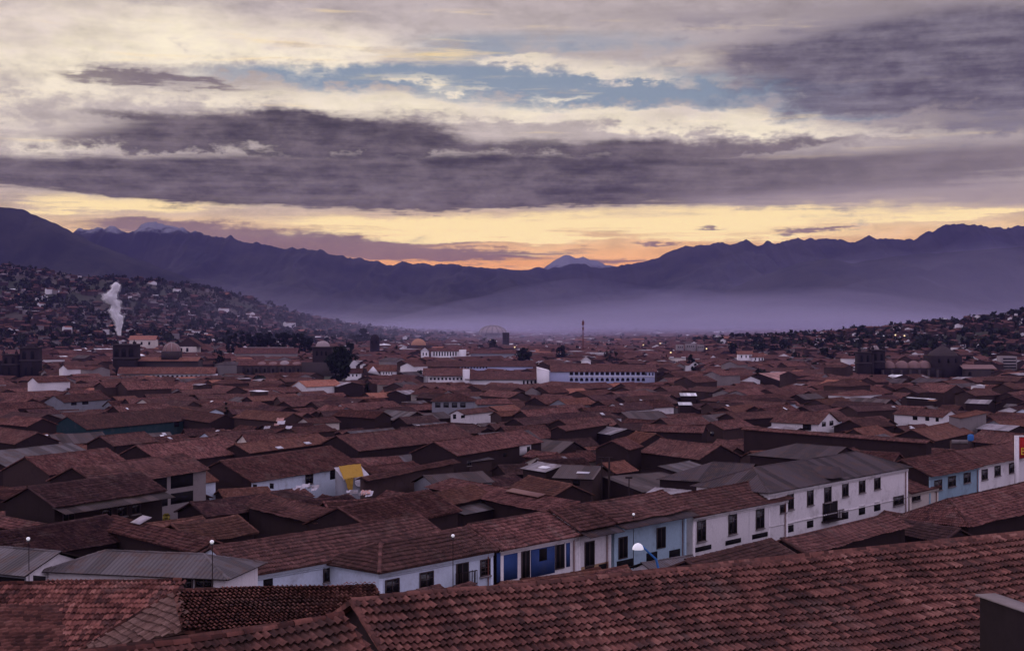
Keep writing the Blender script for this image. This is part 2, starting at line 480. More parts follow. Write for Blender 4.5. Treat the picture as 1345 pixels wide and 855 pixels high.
def cap_line(mb, a, b, r, mat=0, step=0.42):
    """row of overlapping half-round ridge tiles from a to b"""
    a = np.asarray(a, float); b = np.asarray(b, float)
    L = np.linalg.norm(b - a); t = (b - a) / L
    side = np.cross(t, [0, 0, 1.0]); side /= np.linalg.norm(side); up = np.cross(side, t)
    nseg = max(2, int(L / step)); sd = RNG.random() * 50
    for i in range(nseg):
        p0 = a + t * (L * i / nseg); p1 = a + t * (L * (i + 1) / nseg + 0.05)
        z = 0.06 * float(fbm(i * 0.15 + sd, 0.3, 1, 2)); z += 0.02 * RNG.random()
        rr = r * (0.9 + 0.25 * RNG.random()); v = []
        for p, q in ((p0, rr * 1.08), (p1, rr * 0.92)):
            for k in range(6):
                an = math.pi * k / 5
                v.append(p + side * q * math.cos(an) + up * (q * math.sin(an) * 0.9 - 0.04 + z))
        f = [(k, k + 1, 7 + k, 6 + k) for k in range(5)]
        uv = [(i + 0.5, 7000.5 + int(sd))] * 12
        mb.add(v, f, mat, uv)

# ------------------------------------------------------------------ wall openings
def opening_panel(parent, kind, c, eu, en, w, h, near=True):
    """window / door on a wall: c centre on the wall plane, eu along the wall, en outward, all local"""
    c = np.asarray(c, float); eu = np.asarray(eu, float); en = np.asarray(en, float); up = np.array([0, 0, 1.0])
    o = c - eu * w / 2 - up * h / 2
    if kind in ('panel', 'panel_white', 'panel_ochre'):
        m = MB(); m.hull_box(o, eu, up, en, w, h, 0.03)
        return m.build('painted_panel', {'panel': 'blue_paint', 'panel_white': 'white', 'panel_ochre': 'ochre'}[kind], parent)
    nm = 'door' if kind in ('door', 'balcony') else 'window'
    if kind == 'dark': nm = 'opening_panel'  # flat dark panel painted for the shade within
    m = MB(); m.hull_box(o, eu, up, en, w, h, 0.04)
    win = m.build(nm, 'glass_dark' if kind in ('win', 'cross') else 'opening_panel', parent)
    if kind == 'dark' or not near: return win
    fr = MB(); t = 0.09
    mat = 'wood_frame'
    for a, bb, ww, hh in ((-t, -t, t, h + 2 * t), (w, -t, t, h + 2 * t), (0, -t, w, t), (0, h, w, t)):
        fr.hull_box(o + eu * a + up * bb, eu, up, en, ww, hh, 0.08)
    if kind in ('win', 'cross'):
        fr.hull_box(o + eu * (w / 2 - 0.03), eu, up, en, 0.06, h, 0.07)
        n = 3 if kind == 'cross' else 1
        for i in range(n):
            z = h * (i + 1) / (n + 1) if kind == 'cross' else h * 0.68
            fr.hull_box(o + up * (z - 0.025), eu, up, en, w, 0.05, 0.065)
    else:
        fr.hull_box(o + eu * (w / 2 - 0.03), eu, up, en, 0.06, h, 0.07)
    fr.build('frame', 'wood_frame', win)
    if kind in ('win', 'cross'):
        s = MB(); s.hull_box(o - eu * 0.15 - up * (t + 0.1), eu, up, en, w + 0.3, 0.1, 0.18); s.build('sill', 'concrete', win)
    if kind == 'balcony':
        bm = MB(); bh = 0.95
        bo = o - eu * 0.35 + up * 0.0
        bm.hull_box(bo - up * 0.12, eu, up, en, w + 0.7, 0.12, 0.75)
        for f in np.linspace(0, 1, max(4, int((w + 0.7) / 0.16))):
            bm.hull_box(bo + eu * (f * (w + 0.66)) + en * 0.69, eu, up, en, 0.035, bh, 0.035)
        for f in (0.2, 0.45, 0.7):
            for e in (0, w + 0.66): bm.hull_box(bo + eu * e + en * f, eu, up, en, 0.035, bh, 0.035)
        bm.hull_box(bo + up * bh + en * 0.66, eu, up, en, w + 0.7, 0.06, 0.08)
        bm.build('balcony', 'wood_dark', win)
    return win

HOUSES = []          # records used for packing and labels
PROT = []            # photo rectangles that nearer filler must leave free

def corners(cx, cy, th, x0, x1, y0, y1):
    c, s = math.cos(th), math.sin(th)
    return np.array([(cx + c * x - s * y, cy + s * x + c * y) for x, y in ((x0, y0), (x1, y0), (x1, y1), (x0, y1))])

POLYS = []           # (owner key, polygon) of simple house shells, to see what hides what
def shell(key, cx, cy, th, L, wf, wb, zr, base, kind, pitch, over=0.45):
    tp = math.tan(R(pitch)); c, s = math.cos(th), math.sin(th)
    hl = wf + over if kind in ('hip', 'hipL') else 0; hr = wf + over if kind in ('hip', 'hipR') else 0
    e = wf + over; b = (wb + over) if kind != 'shed' else 0
    def P(x, y, z): return (cx + c * x - s * y, cy + s * x + c * y, z)
    xl, xr = -L / 2 - hl, L / 2 + hr; ze, zb = zr - e * tp, zr - b * tp
    A, B = P(-L / 2, 0, zr), P(L / 2, 0, zr)
    q = [P(xl, -e, ze), P(xr, -e, ze), P(xr, b, zb), P(xl, b, zb)]
    g = [P(xl, -wf, base - 2), P(xr, -wf, base - 2), P(xr, wb, base - 2), P(xl, wb, base - 2)]
    for p in ([A, B, q[1], q[0]], [B, A, q[3], q[2]], [q[0], q[1], g[1], g[0]], [q[2], q[3], g[3], g[2]], [q[3], A, q[0], g[0], g[3]], [q[1], B, q[2], g[2], g[1]]): POLYS.append((key, p))

def build_house(label, cx, cy, th, L, wf, wb, zr, base, kind='gable', pitch=24, wall='adobe', wall_l=None, wall_r=None,
                roof='tile', over=0.45, win=(), sky=(), auto_sky=0, auto_win=0, name='house', cat='house', group='tiled houses of the town',
                awn=None, trim=None, caps=True, reg=True, metal=None, frame=None):
    tp = math.tan(R(pitch)); Rz = zr - base
    if reg: shell('hand', cx, cy, th, L, wf, wb, zr, base, kind, pitch, over)
    root = empty(name, (cx, cy, base), th)
    tag(root, label, cat, group)
    cam_l = Matrix.Rotation(-th, 4, 'Z') @ Vector((-cx, -cy, CZ - base))
    d = math.hypot(cx, cy)
    hipl = kind in ('hip', 'hipL'); hipr = kind in ('hip', 'hipR'); shed = kind == 'shed'
    ewf = wf + over; ewb = (wb + over) if not shed else 0.0
    ze = Rz - ewf * tp; zb = Rz - ewb * tp
    hl = ewf if hipl else 0.0; hr = ewf if hipr else 0.0
    xl, xr = -L / 2 - hl, L / 2 + hr
    ismetal = roof.startswith('metal') if metal is None else metal
    near = d < 75; geo = d < 250 and not ismetal
    rm = roof if geo or ismetal else roof + '_flat'
    tw, tl = (0.3, 1.0) if ismetal else tile_size(d)
    A, B = (-L / 2, 0, Rz), (L / 2, 0, Rz)
    faces = [[A, B, (xr, -ewf, ze), (xl, -ewf, ze)]]
    if not shed: faces.append([B, A, (xl, ewb, zb), (xr, ewb, zb)])
    if hipl: faces.append([A, (xl, -ewf, ze), (xl, ewb, zb)])
    if hipr: faces.append([B, (xr, ewb, zb), (xr, -ewf, ze)])
    rb = MB()
    for f in faces:
        eu, ev, n = face_axes(np.asarray(f, float))
        vis = n.dot(np.array(cam_l) - np.asarray(f[0])) > -1.0
        roof_face(rb, f, tw, tl, geo and vis, near=near, wav=1.0, edge_mat=1 if ismetal else 0, thick=0.07 if ismetal else 0.14)
    sagk = (0.05 if ismetal else random.choice([.05, .12, .2, .3, .38])) * min(1.0, L / 12)
    skw = random.uniform(-.25, .25)
    def settle(mb):
        # the old timbers have given way: ridge dips between the gables
        for V in mb.V:
            s_ = np.clip(1 - (2 * (V[:, 0] - skw * L * .3) / (L * 1.15)) ** 2, 0, 1); hgt = np.clip((V[:, 2] - ze) / max(.1, Rz - ze), 0, 1)
            V[:, 2] -= sagk * s_ * (.3 + .7 * hgt)
    settle(rb)
    ro = rb.build('roof', [rm, 'wood_dark'] if ismetal else rm, root)
    if caps and d < 330 and not shed:
        cb = MB(); r = (0.11 if near else 0.15) if not ismetal else 0.10
        cap_line(cb, A, B, r)
        if d < 200:
            if hipl: cap_line(cb, A, (xl, -ewf, ze), r); cap_line(cb, A, (xl, ewb, zb), r)
            if hipr: cap_line(cb, B, (xr, -ewf, ze), r); cap_line(cb, B, (xr, ewb, zb), r)
            if not ismetal and not hipl: cap_line(cb, np.array(A) + (0.06, 0, 0), (xl + 0.06, -ewf, ze), r * 0.9)
            if not ismetal and not hipr: cap_line(cb, np.array(B) - (0.06, 0, 0), (xr - 0.06, -ewf, ze), r * 0.9)
        settle(cb); cb.build('ridge_cap', rm, ro)
    # walls
    wl, wr = (xl + over) if hipl else xl + 0.3, (xr - over) if hipr else xr - 0.3
    zf = Rz - wf * tp - 0.30; zbk = Rz - (wb * tp if not shed else 0) - 0.30
    yb = wb if not shed else 0.0
    wm = MB(); lo = -3.0
    wm.quad((wl, -wf, lo), (wr, -wf, lo), (wr, -wf, zf), (wl, -wf, zf), mat=0)
    wm.quad((wr, yb, lo), (wl, yb, lo), (wl, yb, zbk), (wr, yb, zbk), mat=0)
    for x, hip, mi, flip in ((wl, hipl, 1, 0), (wr, hipr, 2, 1)):
        if hip: p = [(x, yb, lo), (x, -wf, lo), (x, -wf, zf), (x, yb, zbk)]
        elif shed: p = [(x, yb, lo), (x, -wf, lo), (x, -wf, zf), (x, yb, zbk)]
        else: p = [(x, yb, lo), (x, -wf, lo), (x, -wf, zf), (x, 0, Rz - 0.16), (x, yb, zbk)]
        wm.quad(*(p[::-1] if flip else p), mat=mi)
    wm.build('wall', [wall, wall_l or wall, wall_r or wall], root)
    M = Matrix.Rotation(-th, 3, 'Z'); org = Vector((cx, cy, base)); cam = Vector((0, 0, CZ))
    def ray(px, py): return M @ Vector(at(px, py, 1.0) - np.array([0, 0, CZ]))
    camL = M @ (cam - org)
    planes = {'front': (Vector((0, -wf, 0)), Vector((0, -1, 0)), (1, 0, 0)), 'left': (Vector((wl, 0, 0)), Vector((-1, 0, 0)), (0, -1, 0)),
              'right': (Vector((wr, 0, 0)), Vector((1, 0, 0)), (0, 1, 0))}
    def hit(p0, n, px, py):
        r = ray(px, py); return camL + r * ((p0 - camL).dot(n) / r.dot(n))
    for w in win:
        side, px, py, pw, ph = w[:5]; k = w[5] if len(w) > 5 else 'win'
        p0, n, eu = planes[side]
        c = hit(p0, n, px, py); a = hit(p0, n, px - pw / 2, py); b = hit(p0, n, px + pw / 2, py)
        t = hit(p0, n, px, py - ph / 2); q = hit(p0, n, px, py + ph / 2)
        opening_panel(root, k, c, eu, n, (b - a).length, (t - q).length, d < 260)
    for i in range(auto_win):
        side = random.choice(['front', 'front', 'left', 'right'])
        if side == 'front': x = random.uniform(wl + 0.8, wr - 0.8); c = (x, -wf, zf - random.uniform(1.1, 1.5))
        else: c = (wl if side == 'left' else wr, random.uniform(-wf * 0.6, yb * 0.5), zf - random.uniform(0.9, 1.4))
        p0, n, eu = planes[side]
        opening_panel(root, random.choice(['win', 'win', 'dark', 'door']), c, eu, n, random.uniform(0.8, 1.2), random.uniform(1.0, 1.6), d < 170)
    if trim:
        m = MB(); m.box((wl - .05, -wf - .14, zf - .32), (wr + .05, -wf + .02, zf - .06)); m.box((wl - .03, -wf - .08, zf - .44), (wr + .03, -wf + .02, zf - .33)); m.build('cornice', wall, root)
        for xa, xb in ((wl - .04, wl + .30), (wr - .30, wr + .04)):
            m = MB(); m.box((xa, -wf - .07, -3), (xb, -wf + .02, zf - .45)); m.build('corner_strip', wall, root)
        m = MB(); m.tube([(wr - .6, -wf - .10, zf - .1), (wr - .6, -wf - .10, -2)], .05, 6); m.build('drainpipe', 'rust', root)
        if trim == 2:
            m = MB(); m.box((wl, -wf - .07, zf - 3.50), (wr, -wf + .02, zf - 3.36)); m.build('string_course', wall, root)
            for w in win:
                if w[0] == 'front' and len(w) > 5 and w[5] == 'dark':
                    c = hit(planes['front'][0], planes['front'][1], w[1], w[2] - w[4] / 2)
                    m = MB(); ww = w[3] * d / F * .9; m.box((c.x - ww, -wf - .12, c.z + .16), (c.x + ww, -wf + .02, c.z + .30)); m.build('hood_mould', wall, root)
    # pale sheets let into the roof
    eu, ev, n = face_axes(np.asarray(faces[0], float))
    def sheet(c, w, h, mat):
        s = MB(); s.hull_box(np.asarray(c) - eu * w / 2 - ev * h / 2 + n * (0.10 if geo else 0.03), eu, ev, n, w, h, 0.05)
        s.build('skylight', mat, ro)
    for w in sky:
        px, py, ww, hh = w[:4]
        c = hit(Vector(A), Vector(n), px, py)
        sheet(c, ww, hh, w[4] if len(w) > 4 else 'skylight')
    for i in range(auto_sky):
        f = random.uniform(0.15, 0.8)
        sheet(np.array([random.uniform(-L / 2 + 1, L / 2 - 1), -ewf * f, Rz - ewf * f * tp]), random.uniform(0.5, 1.1), random.uniform(0.6, 1.5), random.choice(['skylight', 'metal_pale', 'metal_pale'] if d < 220 else ['skylight', 'metal_white', 'metal_pale']))
    if awn:
        amat, aw = awn
        a = MB(); y0, y1 = -wf + 0.1, -ewf - aw
        z0 = ze - 0.12; z1 = ze - 0.2 - (aw + over) * 0.28
        a.hull_box((xl + 0.1, y0, z0), (1, 0, 0), np.array([0, y1 - y0, z1 - z0]), (0, 0, 1), xr - xl - 0.2, 1.0, 0.05)
        # uv for the sheets
        a.UV[-1] = np.array([(x * 3.0, y) for x, y, z in a.V[-1]])
        a.build('awning', amat, root)
    if reg:
        fp = corners(cx, cy, th, xl, xr, -ewf, ewb)
        HOUSES.append(dict(root=root, fp=fp, d=d, c=(cx, cy), zr=zr, th=th, wf=wf, ze=ze, hit=hit, slope=tp))
    return root

def street_drop(x1, y1, x2, y2, ye, xe, line, pitch, th):
    """ridge depth below the eye for which the eave comes to lie over a given building line"""
    lx, ld, lt = line; e = np.array([math.cos(R(lt)), math.sin(R(lt))]); n = np.array([e[1], -e[0]]); tp = math.tan(R(pitch))
    xm, ym = (x1 + x2) / 2, (y1 + y2) / 2
    # where the line of sight through the eave point crosses the building line
    k = (xe - CX) / F; s = (k * ld - lx) / (e[0] - k * e[1]); pe = np.array([lx, ld]) + e * s; de = pe[1]
    drop_e = (ye - HY) / F * de
    # ridge line is w behind: find w so that the ridge shows at its height
    lo_, hi_ = 1.0, 14.0
    for _ in range(40):
        w = .5 * (lo_ + hi_); q = pe - n * w; k = (xm - CX) / F; s = (k * q[1] - q[0]) / (e[0] - k * e[1]); d = q[1] + e[1] * s
        if HY + F * (drop_e - w * tp) / d > ym: lo_ = w
        else: hi_ = w
    return drop_e - w * tp

def spec_house(label, x1, y1, x2, y2, ye=None, H=7.5, drop=None, wf=None, wb=None, over=0.45, pitch=24, th=None, xe=None, prot=True, line=None, **kw):
    if line is not None: drop = street_drop(x1, y1, x2, y2, ye, xe, line, pitch, th)
    xm, ym = (x1 + x2) / 2, (y1 + y2) / 2
    if drop is None:
        dm = level(xm, ym, H); zr = CZ - (ym - HY) / F * dm
    else: zr = CZ - drop
    d1 = (CZ - zr) * F / (y1 - HY); d2 = (CZ - zr) * F / (y2 - HY)
    a = at(x1, y1, d1); b = at(x2, y2, d2)
    cx, cy = (a[:2] + b[:2]) / 2
    if th is None:
        t = math.atan2(b[1] - a[1], b[0] - a[0])
        t = max(R(-60), min(R(60), t))
    else: t = R(th)
    n = np.array([math.sin(t), -math.cos(t)])
    e = np.array([math.cos(t), math.sin(t)])
    # length: intersect both end sight lines with the ridge line
    def s_of(px):
        k = (px - CX) / F
        return (k * cy - cx) / (e[0] - k * e[1])
    s1, s2 = s_of(x1), s_of(x2)
    cx2, cy2 = np.array([cx, cy]) + e * (s1 + s2) / 2; L = abs(s2 - s1)
    tp = math.tan(R(pitch))
    if wf is None:
        if xe is None: xe = xm + 0.12 * abs(x2 - x1) + 8 if t > 0 else xm - 8
        k = (xe - CX) / F
        def ey(w):
            mx, my = cx2 + n[0] * w, cy2 + n[1] * w
            s = (k * my - mx) / (e[0] - k * e[1])
            return HY + F * (CZ - zr + w * tp) / max(5.0, my + s * e[1])
        lo_, hi_ = 1.0, 15.0
        for _ in range(40):
            w = .5 * (lo_ + hi_)
            if ey(w) < ye: lo_ = w
            else: hi_ = w
        wf = max(1.3, w) - over
    if wb is None: wb = min(wf, 6.0)
    base = Gs(cx2, cy2)
    r = build_house(label, cx2, cy2, t, L, wf, wb, zr, base, pitch=pitch, over=over, **kw)
    if prot and HOUSES:
        rec = HOUSES[-1]
        yb = HY + F * (CZ - (zr - (wf + over) * tp - 2.2)) / max(10, cy2 + n[1] * wf)
        PROT.append((min(x1, x2) + 2, min(y1, y2), max(x1, x2), yb, rec['d'] - 4))
    return r
# ------------------------------------------------------------------ ground, hills, mountains
def build_ground():
    ys = np.concatenate([np.linspace(-150, 60, 14), np.geomspace(66, 21000, 230)])
    ss = np.linspace(-1, 1, 161)
    X = ss[None, :] * (140 + 0.85 * np.maximum(ys, 0))[:, None]
    Y = np.repeat(ys[:, None], 161, 1)
    Z = G(X, Y)
    V = np.stack([X, Y, Z], -1).reshape(-1, 3)
    i = (np.arange(len(ys) - 1)[:, None] * 161 + np.arange(160)[None, :])
    f = np.stack([i, i + 1, i + 162, i + 161], -1).reshape(-1, 4)
    m = MB(); m.add(V, f)
    nt, b = new_mat('earth', 0.95, 0.1)
    geo = nt.node('ShaderNodeNewGeometry')
    n1 = nt.noise(geo.outputs['Position'], 0.03, 6, 0.65); n2 = nt.noise(geo.outputs['Position'], 0.006, 5, 0.6)
    col = nt.ramp(n1, [(0.3, (0.028, 0.024, 0.022)), (0.5, (0.055, 0.042, 0.036)), (0.7, (0.11, 0.085, 0.072))])
    col = nt.mix(nt.mr(n2, 0.42, 0.6), col, (0.04, 0.042, 0.03))
    nt.put(b.inputs['Base Color'], col)
    tag(m.build('ground', 'earth', smooth=True), kind='structure')

def mountain(name, sky, d0, front, back, base=0.0, px0=-500, px1=1850, mat='rock', jag=0.03, amp=0.42, seed=1, pw=1.25, step=4):
    sx = [p[0] for p in sky]; sy = [p[1] for p in sky]
    pxs = np.arange(px0, px1 + 1, step)
    H = CZ + (HY - np.interp(pxs, sx, sy)) / F * d0 - base
    H = np.maximum(H, 2.0)
    x = (pxs - CX) / F * d0
    H = H * (1 + jag * fbm(pxs / 16.0, pxs * 0, seed, 5))
    t = np.concatenate([np.linspace(-1, -0.04, 54), np.linspace(0, 1, 14)])
    T = t[:, None]
    y = d0 + np.where(T < 0, T * front, T * back) + x[None, :] * 0
    prof = (1 - np.abs(T)) ** np.where(T < 0, pw, 1.2)
    X = np.repeat(x[None, :], len(t), 0)
    wob = fbm(X / 900, y / 1500, seed + 20, 3) * 350
    spur = fbm((X + wob) / 420, y / 2000, seed + 30, 6)
    spur = 0.04 - np.abs(spur) * 2.2
    env = np.clip(np.abs(T) * 5, 0, 1) * (1 - np.abs(T)) ** 0.7
    Z = base + H[None, :] * prof + amp * spur * env * H[None, :] + 0.05 * env * H[None, :] * fbm(X / 160, y / 160, seed + 40, 4)
    Z = np.where(np.abs(T) > 0.999, base - 25, Z)
    V = np.stack([X, y, Z], -1).reshape(-1, 3)
    n = len(x)
    i = (np.arange(len(t) - 1)[:, None] * n + np.arange(n - 1)[None, :])
    f = np.stack([i, i + 1, i + n + 1, i + n], -1).reshape(-1, 4)
    m = MB(); m.add(V, f)
    return tag(m.build(name, mat, smooth=True), kind='structure')

def rock_mat(name, c1, c2, snow=None, snow_z=0, snow_w=100):
    nt, b = new_mat(name, 0.95, 0.1)
    geo = nt.node('ShaderNodeNewGeometry')
    n1 = nt.noise(geo.outputs['Position'], 0.004, 8, 0.65)
    n2 = nt.noise(geo.outputs['Position'], 0.02, 6, 0.7)
    col = nt.mix(nt.mr(n1, 0.38, 0.62), c1, c2)
    col = nt.mix(nt.mr(n2, 0.5, 0.75, 0, 0.6), col, tuple(0.5 * q for q in c1))
    if snow:
        z = nt.xyz(geo.outputs['Position'])[2]
        nz = nt.m('ADD', z, nt.m('MULTIPLY', nt.m('SUBTRACT', n2, 0.5), snow_w * 3.0))
        col = nt.mix(nt.mr(nz, snow_z - snow_w * .4, snow_z + snow_w * .4), col, snow)
    nt.put(b.inputs['Base Color'], col)

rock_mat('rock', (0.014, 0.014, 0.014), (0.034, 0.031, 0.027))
rock_mat('rock_crest', (0.014, 0.014, 0.014), (0.034, 0.031, 0.027), (0.20, 0.20, 0.22), 428, 40)
rock_mat('rock_snow', (0.05, 0.05, 0.055), (0.09, 0.09, 0.095), (0.19, 0.19, 0.21), 350, 50)
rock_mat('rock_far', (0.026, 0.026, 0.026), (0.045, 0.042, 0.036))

build_ground()
mountain('near_slope', [(-500, 215), (-200, 250), (-60, 263), (0, 270), (30, 275), (60, 288), (90, 303), (118, 317), (150, 330), (190, 344), (240, 362), (300, 390), (360, 420), (420, 440)],
         4500, 1900, 1500, px1=420, seed=3, jag=0.02)
mountain('west_mountain', [(-500, 300), (0, 315), (60, 312), (95, 307), (103, 303), (125, 301), (150, 299), (160, 301), (176, 302), (186, 296), (200, 294), (214, 297), (228, 299), (240, 299), (252, 304), (268, 305), (285, 312), (300, 313), (330, 318),
         (380, 325), (420, 331), (460, 338), (500, 345), (516, 348), (545, 345), (570, 349), (600, 347), (640, 352), (672, 355), (720, 372), (780, 405), (830, 430)], 6500, 2500, 2000, px1=830, mat='rock_crest', seed=5, jag=0.07, step=2)
mountain('east_mountain', [(560, 420), (620, 372), (660, 357), (700, 354), (735, 350), (752, 347), (775, 350), (800, 352), (830, 348), (860, 338), (880, 332), (900, 326), (918, 321), (930, 318), (945, 320), (962, 320), (980, 316), (1000, 321), (1020, 319), (1040, 317),
         (1058, 315), (1075, 311), (1092, 313), (1110, 316), (1128, 315), (1142, 311), (1152, 318), (1165, 314), (1180, 313), (1200, 315), (1218, 307), (1236, 298), (1248, 295), (1262, 296), (1280, 294), (1300, 297), (1325, 296), (1345, 298), (1500, 285), (1850, 270)],
         7000, 2500, 2000, px0=560, seed=7, jag=0.06, step=2)
mountain('east_foothill', [(860, 440), (905, 405), (950, 384), (1000, 362), (1050, 346), (1085, 339), (1120, 346), (1180, 336), (1250, 331), (1345, 324), (1600, 300), (1850, 290)],
         5600, 1700, 1400, px0=860, seed=11, jag=0.015, amp=0.28)
mountain('snow_peak', [(600, 380), (680, 362), (705, 356), (716, 350), (724, 345), (733, 340), (741, 335), (748, 334), (757, 338), (766, 336), (774, 340), (786, 343), (796, 349), (815, 352), (840, 356), (900, 375)],
         9300, 1600, 1000, px0=600, px1=900, mat='rock_snow', seed=13, jag=0.03, step=2)
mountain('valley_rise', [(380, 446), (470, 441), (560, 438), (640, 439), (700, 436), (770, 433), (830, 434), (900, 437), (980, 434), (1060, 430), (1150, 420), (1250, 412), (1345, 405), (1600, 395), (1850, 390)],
         4300, 700, 800, px0=380, mat='rock_far', seed=17, jag=0.1, amp=0.2)

# ------------------------------------------------------------------ the nearest roofs
NEAR = 'tiled houses of the town'
ng = 'nearest roofs below the viewpoint'
spec_house('large near house, its rippling red tile roof sweeping up to the edge of the picture', 460, 787, 1540, 673.4, drop=7.9, wf=8.0, wb=6, roof='tile_near', pitch=24, wall='adobe', wall_l='adobe', group=ng)
spec_house('near tiled house whose ridge runs into the dark gable of the large rippling roof', 20, 862, 448, 802, drop=7.3, wf=5.5, wb=4.5, roof='tile_near', group=ng, wall='adobe')

def custom_house(label, faces, roof='tile_near', wall='adobe', group=ng, run=None, second=None):
    """house from roof faces given as photo points with their distances; walls drop from the lowest eave"""
    P = [[at(*p) for p in f] for f in faces]
    allp = np.concatenate([np.array(f) for f in P])
    c = allp.mean(0); base = Gs(c[0], c[1])
    org = np.array([c[0], c[1], base])
    root = empty('house', org); tag(root, label, 'house', group)
    d = c[1]; near = d < 75; tw, tl = tile_size(d)
    rb = MB()
    for f in P:
        POLYS.append(('hand', [tuple(p) for p in f])); roof_face(rb, [p - org for p in f], tw, tl, face_axes(np.array(f))[2].dot(np.array([0, 0, CZ]) - f[0]) > 0, near=near, run=run, mat=1 if second and f is P[1] else 0)
    ro = rb.build('roof', [roof, second or roof], root)
    return root, ro, P, org

# hipped roof; its lit triangular end is painted in paler tiles
f_main = [(231, 775, 64.5), (491, 769, 65.8), (520, 831, 60.0), (243, 828, 60.3)]
f_hip = [(231, 775, 64.5), (243, 828, 60.3), (106, 853, 65.0)]
f_back = [(491, 769, 65.8), (231, 775, 64.5), (246, 803, 69.5), (470, 797, 71.0)]
root, ro, P, org = custom_house('tiled house with a pale triangular hip end, below the blue street houses', [f_main, f_hip, f_back], second='tile_pale_lit')
cb = MB()
for a, b2 in (((231, 775, 64.5), (491, 769, 65.8)), ((231, 775, 64.5), (243, 828, 60.3)), ((231, 775, 64.5), (106, 853, 65.0)), ((491, 769, 65.8), (520, 831, 60.0))):
    cap_line(cb, at(*a) - org, at(*b2) - org, 0.13)
cb.build('ridge_cap', 'tile_near', ro)
wm = MB()
cor = [at(243, 828, 60.3), at(520, 831, 60.0), at(470, 797, 71.0), at(246, 803, 69.5), at(106, 853, 65.0)]
cen = np.mean(cor, 0)
cor = [c + (cen - c) * 0.09 - np.array([0, 0, 0.35]) for c in cor]
for i in range(5):
    a, b2 = cor[i] - org, cor[(i + 1) % 5] - org
    wm.quad((a[0], a[1], -3), (b2[0], b2[1], -3), tuple(b2), tuple(a))
wm.build('wall', 'adobe', root)

# low roof in the corner, its tiles running sideways
f1 = [(-70, 793, 53.5), (72, 797, 58.0), (78, 874, 54.2), (-70, 874, 50.2)]
root, ro, P, org = custom_house('small corner roof at the picture edge, its tile rows running sideways', [f1], run=at(*f1[1]) - at(*f1[0]))
wm = MB(); cor = [p + (np.mean(P[0], 0) - p) * 0.08 - np.array([0, 0, .3]) - org for p in P[0]]
for i in range(4):
    a, b2 = cor[i], cor[(i + 1) % 4]; wm.quad((a[0], a[1], -3), (b2[0], b2[1], -3), tuple(b2), tuple(a))
wm.build('wall', 'adobe', root)

def on_slope(px, py, drop, d, k=.43):
    # point of a roof slope that falls k metres per metre towards the viewpoint from a ridge at distance d
    q = (drop + k * d) / ((py - HY) / F + k)
    return (px, py, q)
A_, B_ = on_slope(-70, 767, 14.7, 78), on_slope(238, 761, 14.7, 78)
A_, B_ = (-70, 767, A_[2]), (238, 761, B_[2])
f_fr = [A_, B_, on_slope(275, 858, 14.7, 78), on_slope(-70, 862, 14.7, 78)]
root, ro, P, org = custom_house('long tiled house behind the pale hip end, dark roof falling to a valley', [f_fr], 'tile_near')
cb = MB(); cap_line(cb, at(*A_) - org, at(*B_) - org, .13); cb.build('ridge_cap', 'tile_near', ro)
wm = MB()
q = [at(-70, 772, A_[2] + 8), at(238, 768, B_[2] + 8)]
for a, b2 in ((P[0][0], P[0][1]), (P[0][3], P[0][2]), (P[0][1], P[0][2])):
    a, b2 = a - org - (0, 0, .25), b2 - org - (0, 0, .25); wm.quad((a[0], a[1], -3), (b2[0], b2[1], -3), tuple(b2), tuple(a))
wm.build('wall', 'adobe', root)

# dark parapet in the corner
p0 = at(1287, 783, 26.5); p1 = at(1400, 822, 24.0)
e = p1 - p0; Lw = np.linalg.norm(e[:2]); base = Gs(p0[0], p0[1])
root = empty('parapet_wall', (p0[0], p0[1], base), math.atan2(e[1], e[0])); tag(root, 'dark parapet wall with a pale coping beside the large rippling roof', 'wall')
w = MB(); zt = p0[2] - base; z2 = p1[2] - base
w.add([(0, 0, -1), (Lw, 0, -1), (Lw, .3, -1), (0, .3, -1), (0, 0, zt), (Lw, 0, z2), (Lw, .3, z2), (0, .3, zt)], [(0, 3, 2, 1), (0, 1, 5, 4), (1, 2, 6, 5), (2, 3, 7, 6), (3, 0, 4, 7)])
w.build('wall', 'stone_dark', root)
w = MB(); w.add([(-.06, -.06, zt + .002), (Lw, -.06, z2 + .002), (Lw, .36, z2 + .002), (-.06, .36, zt + .002), (-.06, -.06, zt + .035), (Lw, -.06, z2 + .035), (Lw, .36, z2 + .035), (-.06, .36, zt + .035)],
      [(0, 3, 2, 1), (4, 5, 6, 7), (0, 1, 5, 4), (1, 2, 6, 5), (2, 3, 7, 6), (3, 0, 4, 7)])
w.build('coping', 'concrete', root)

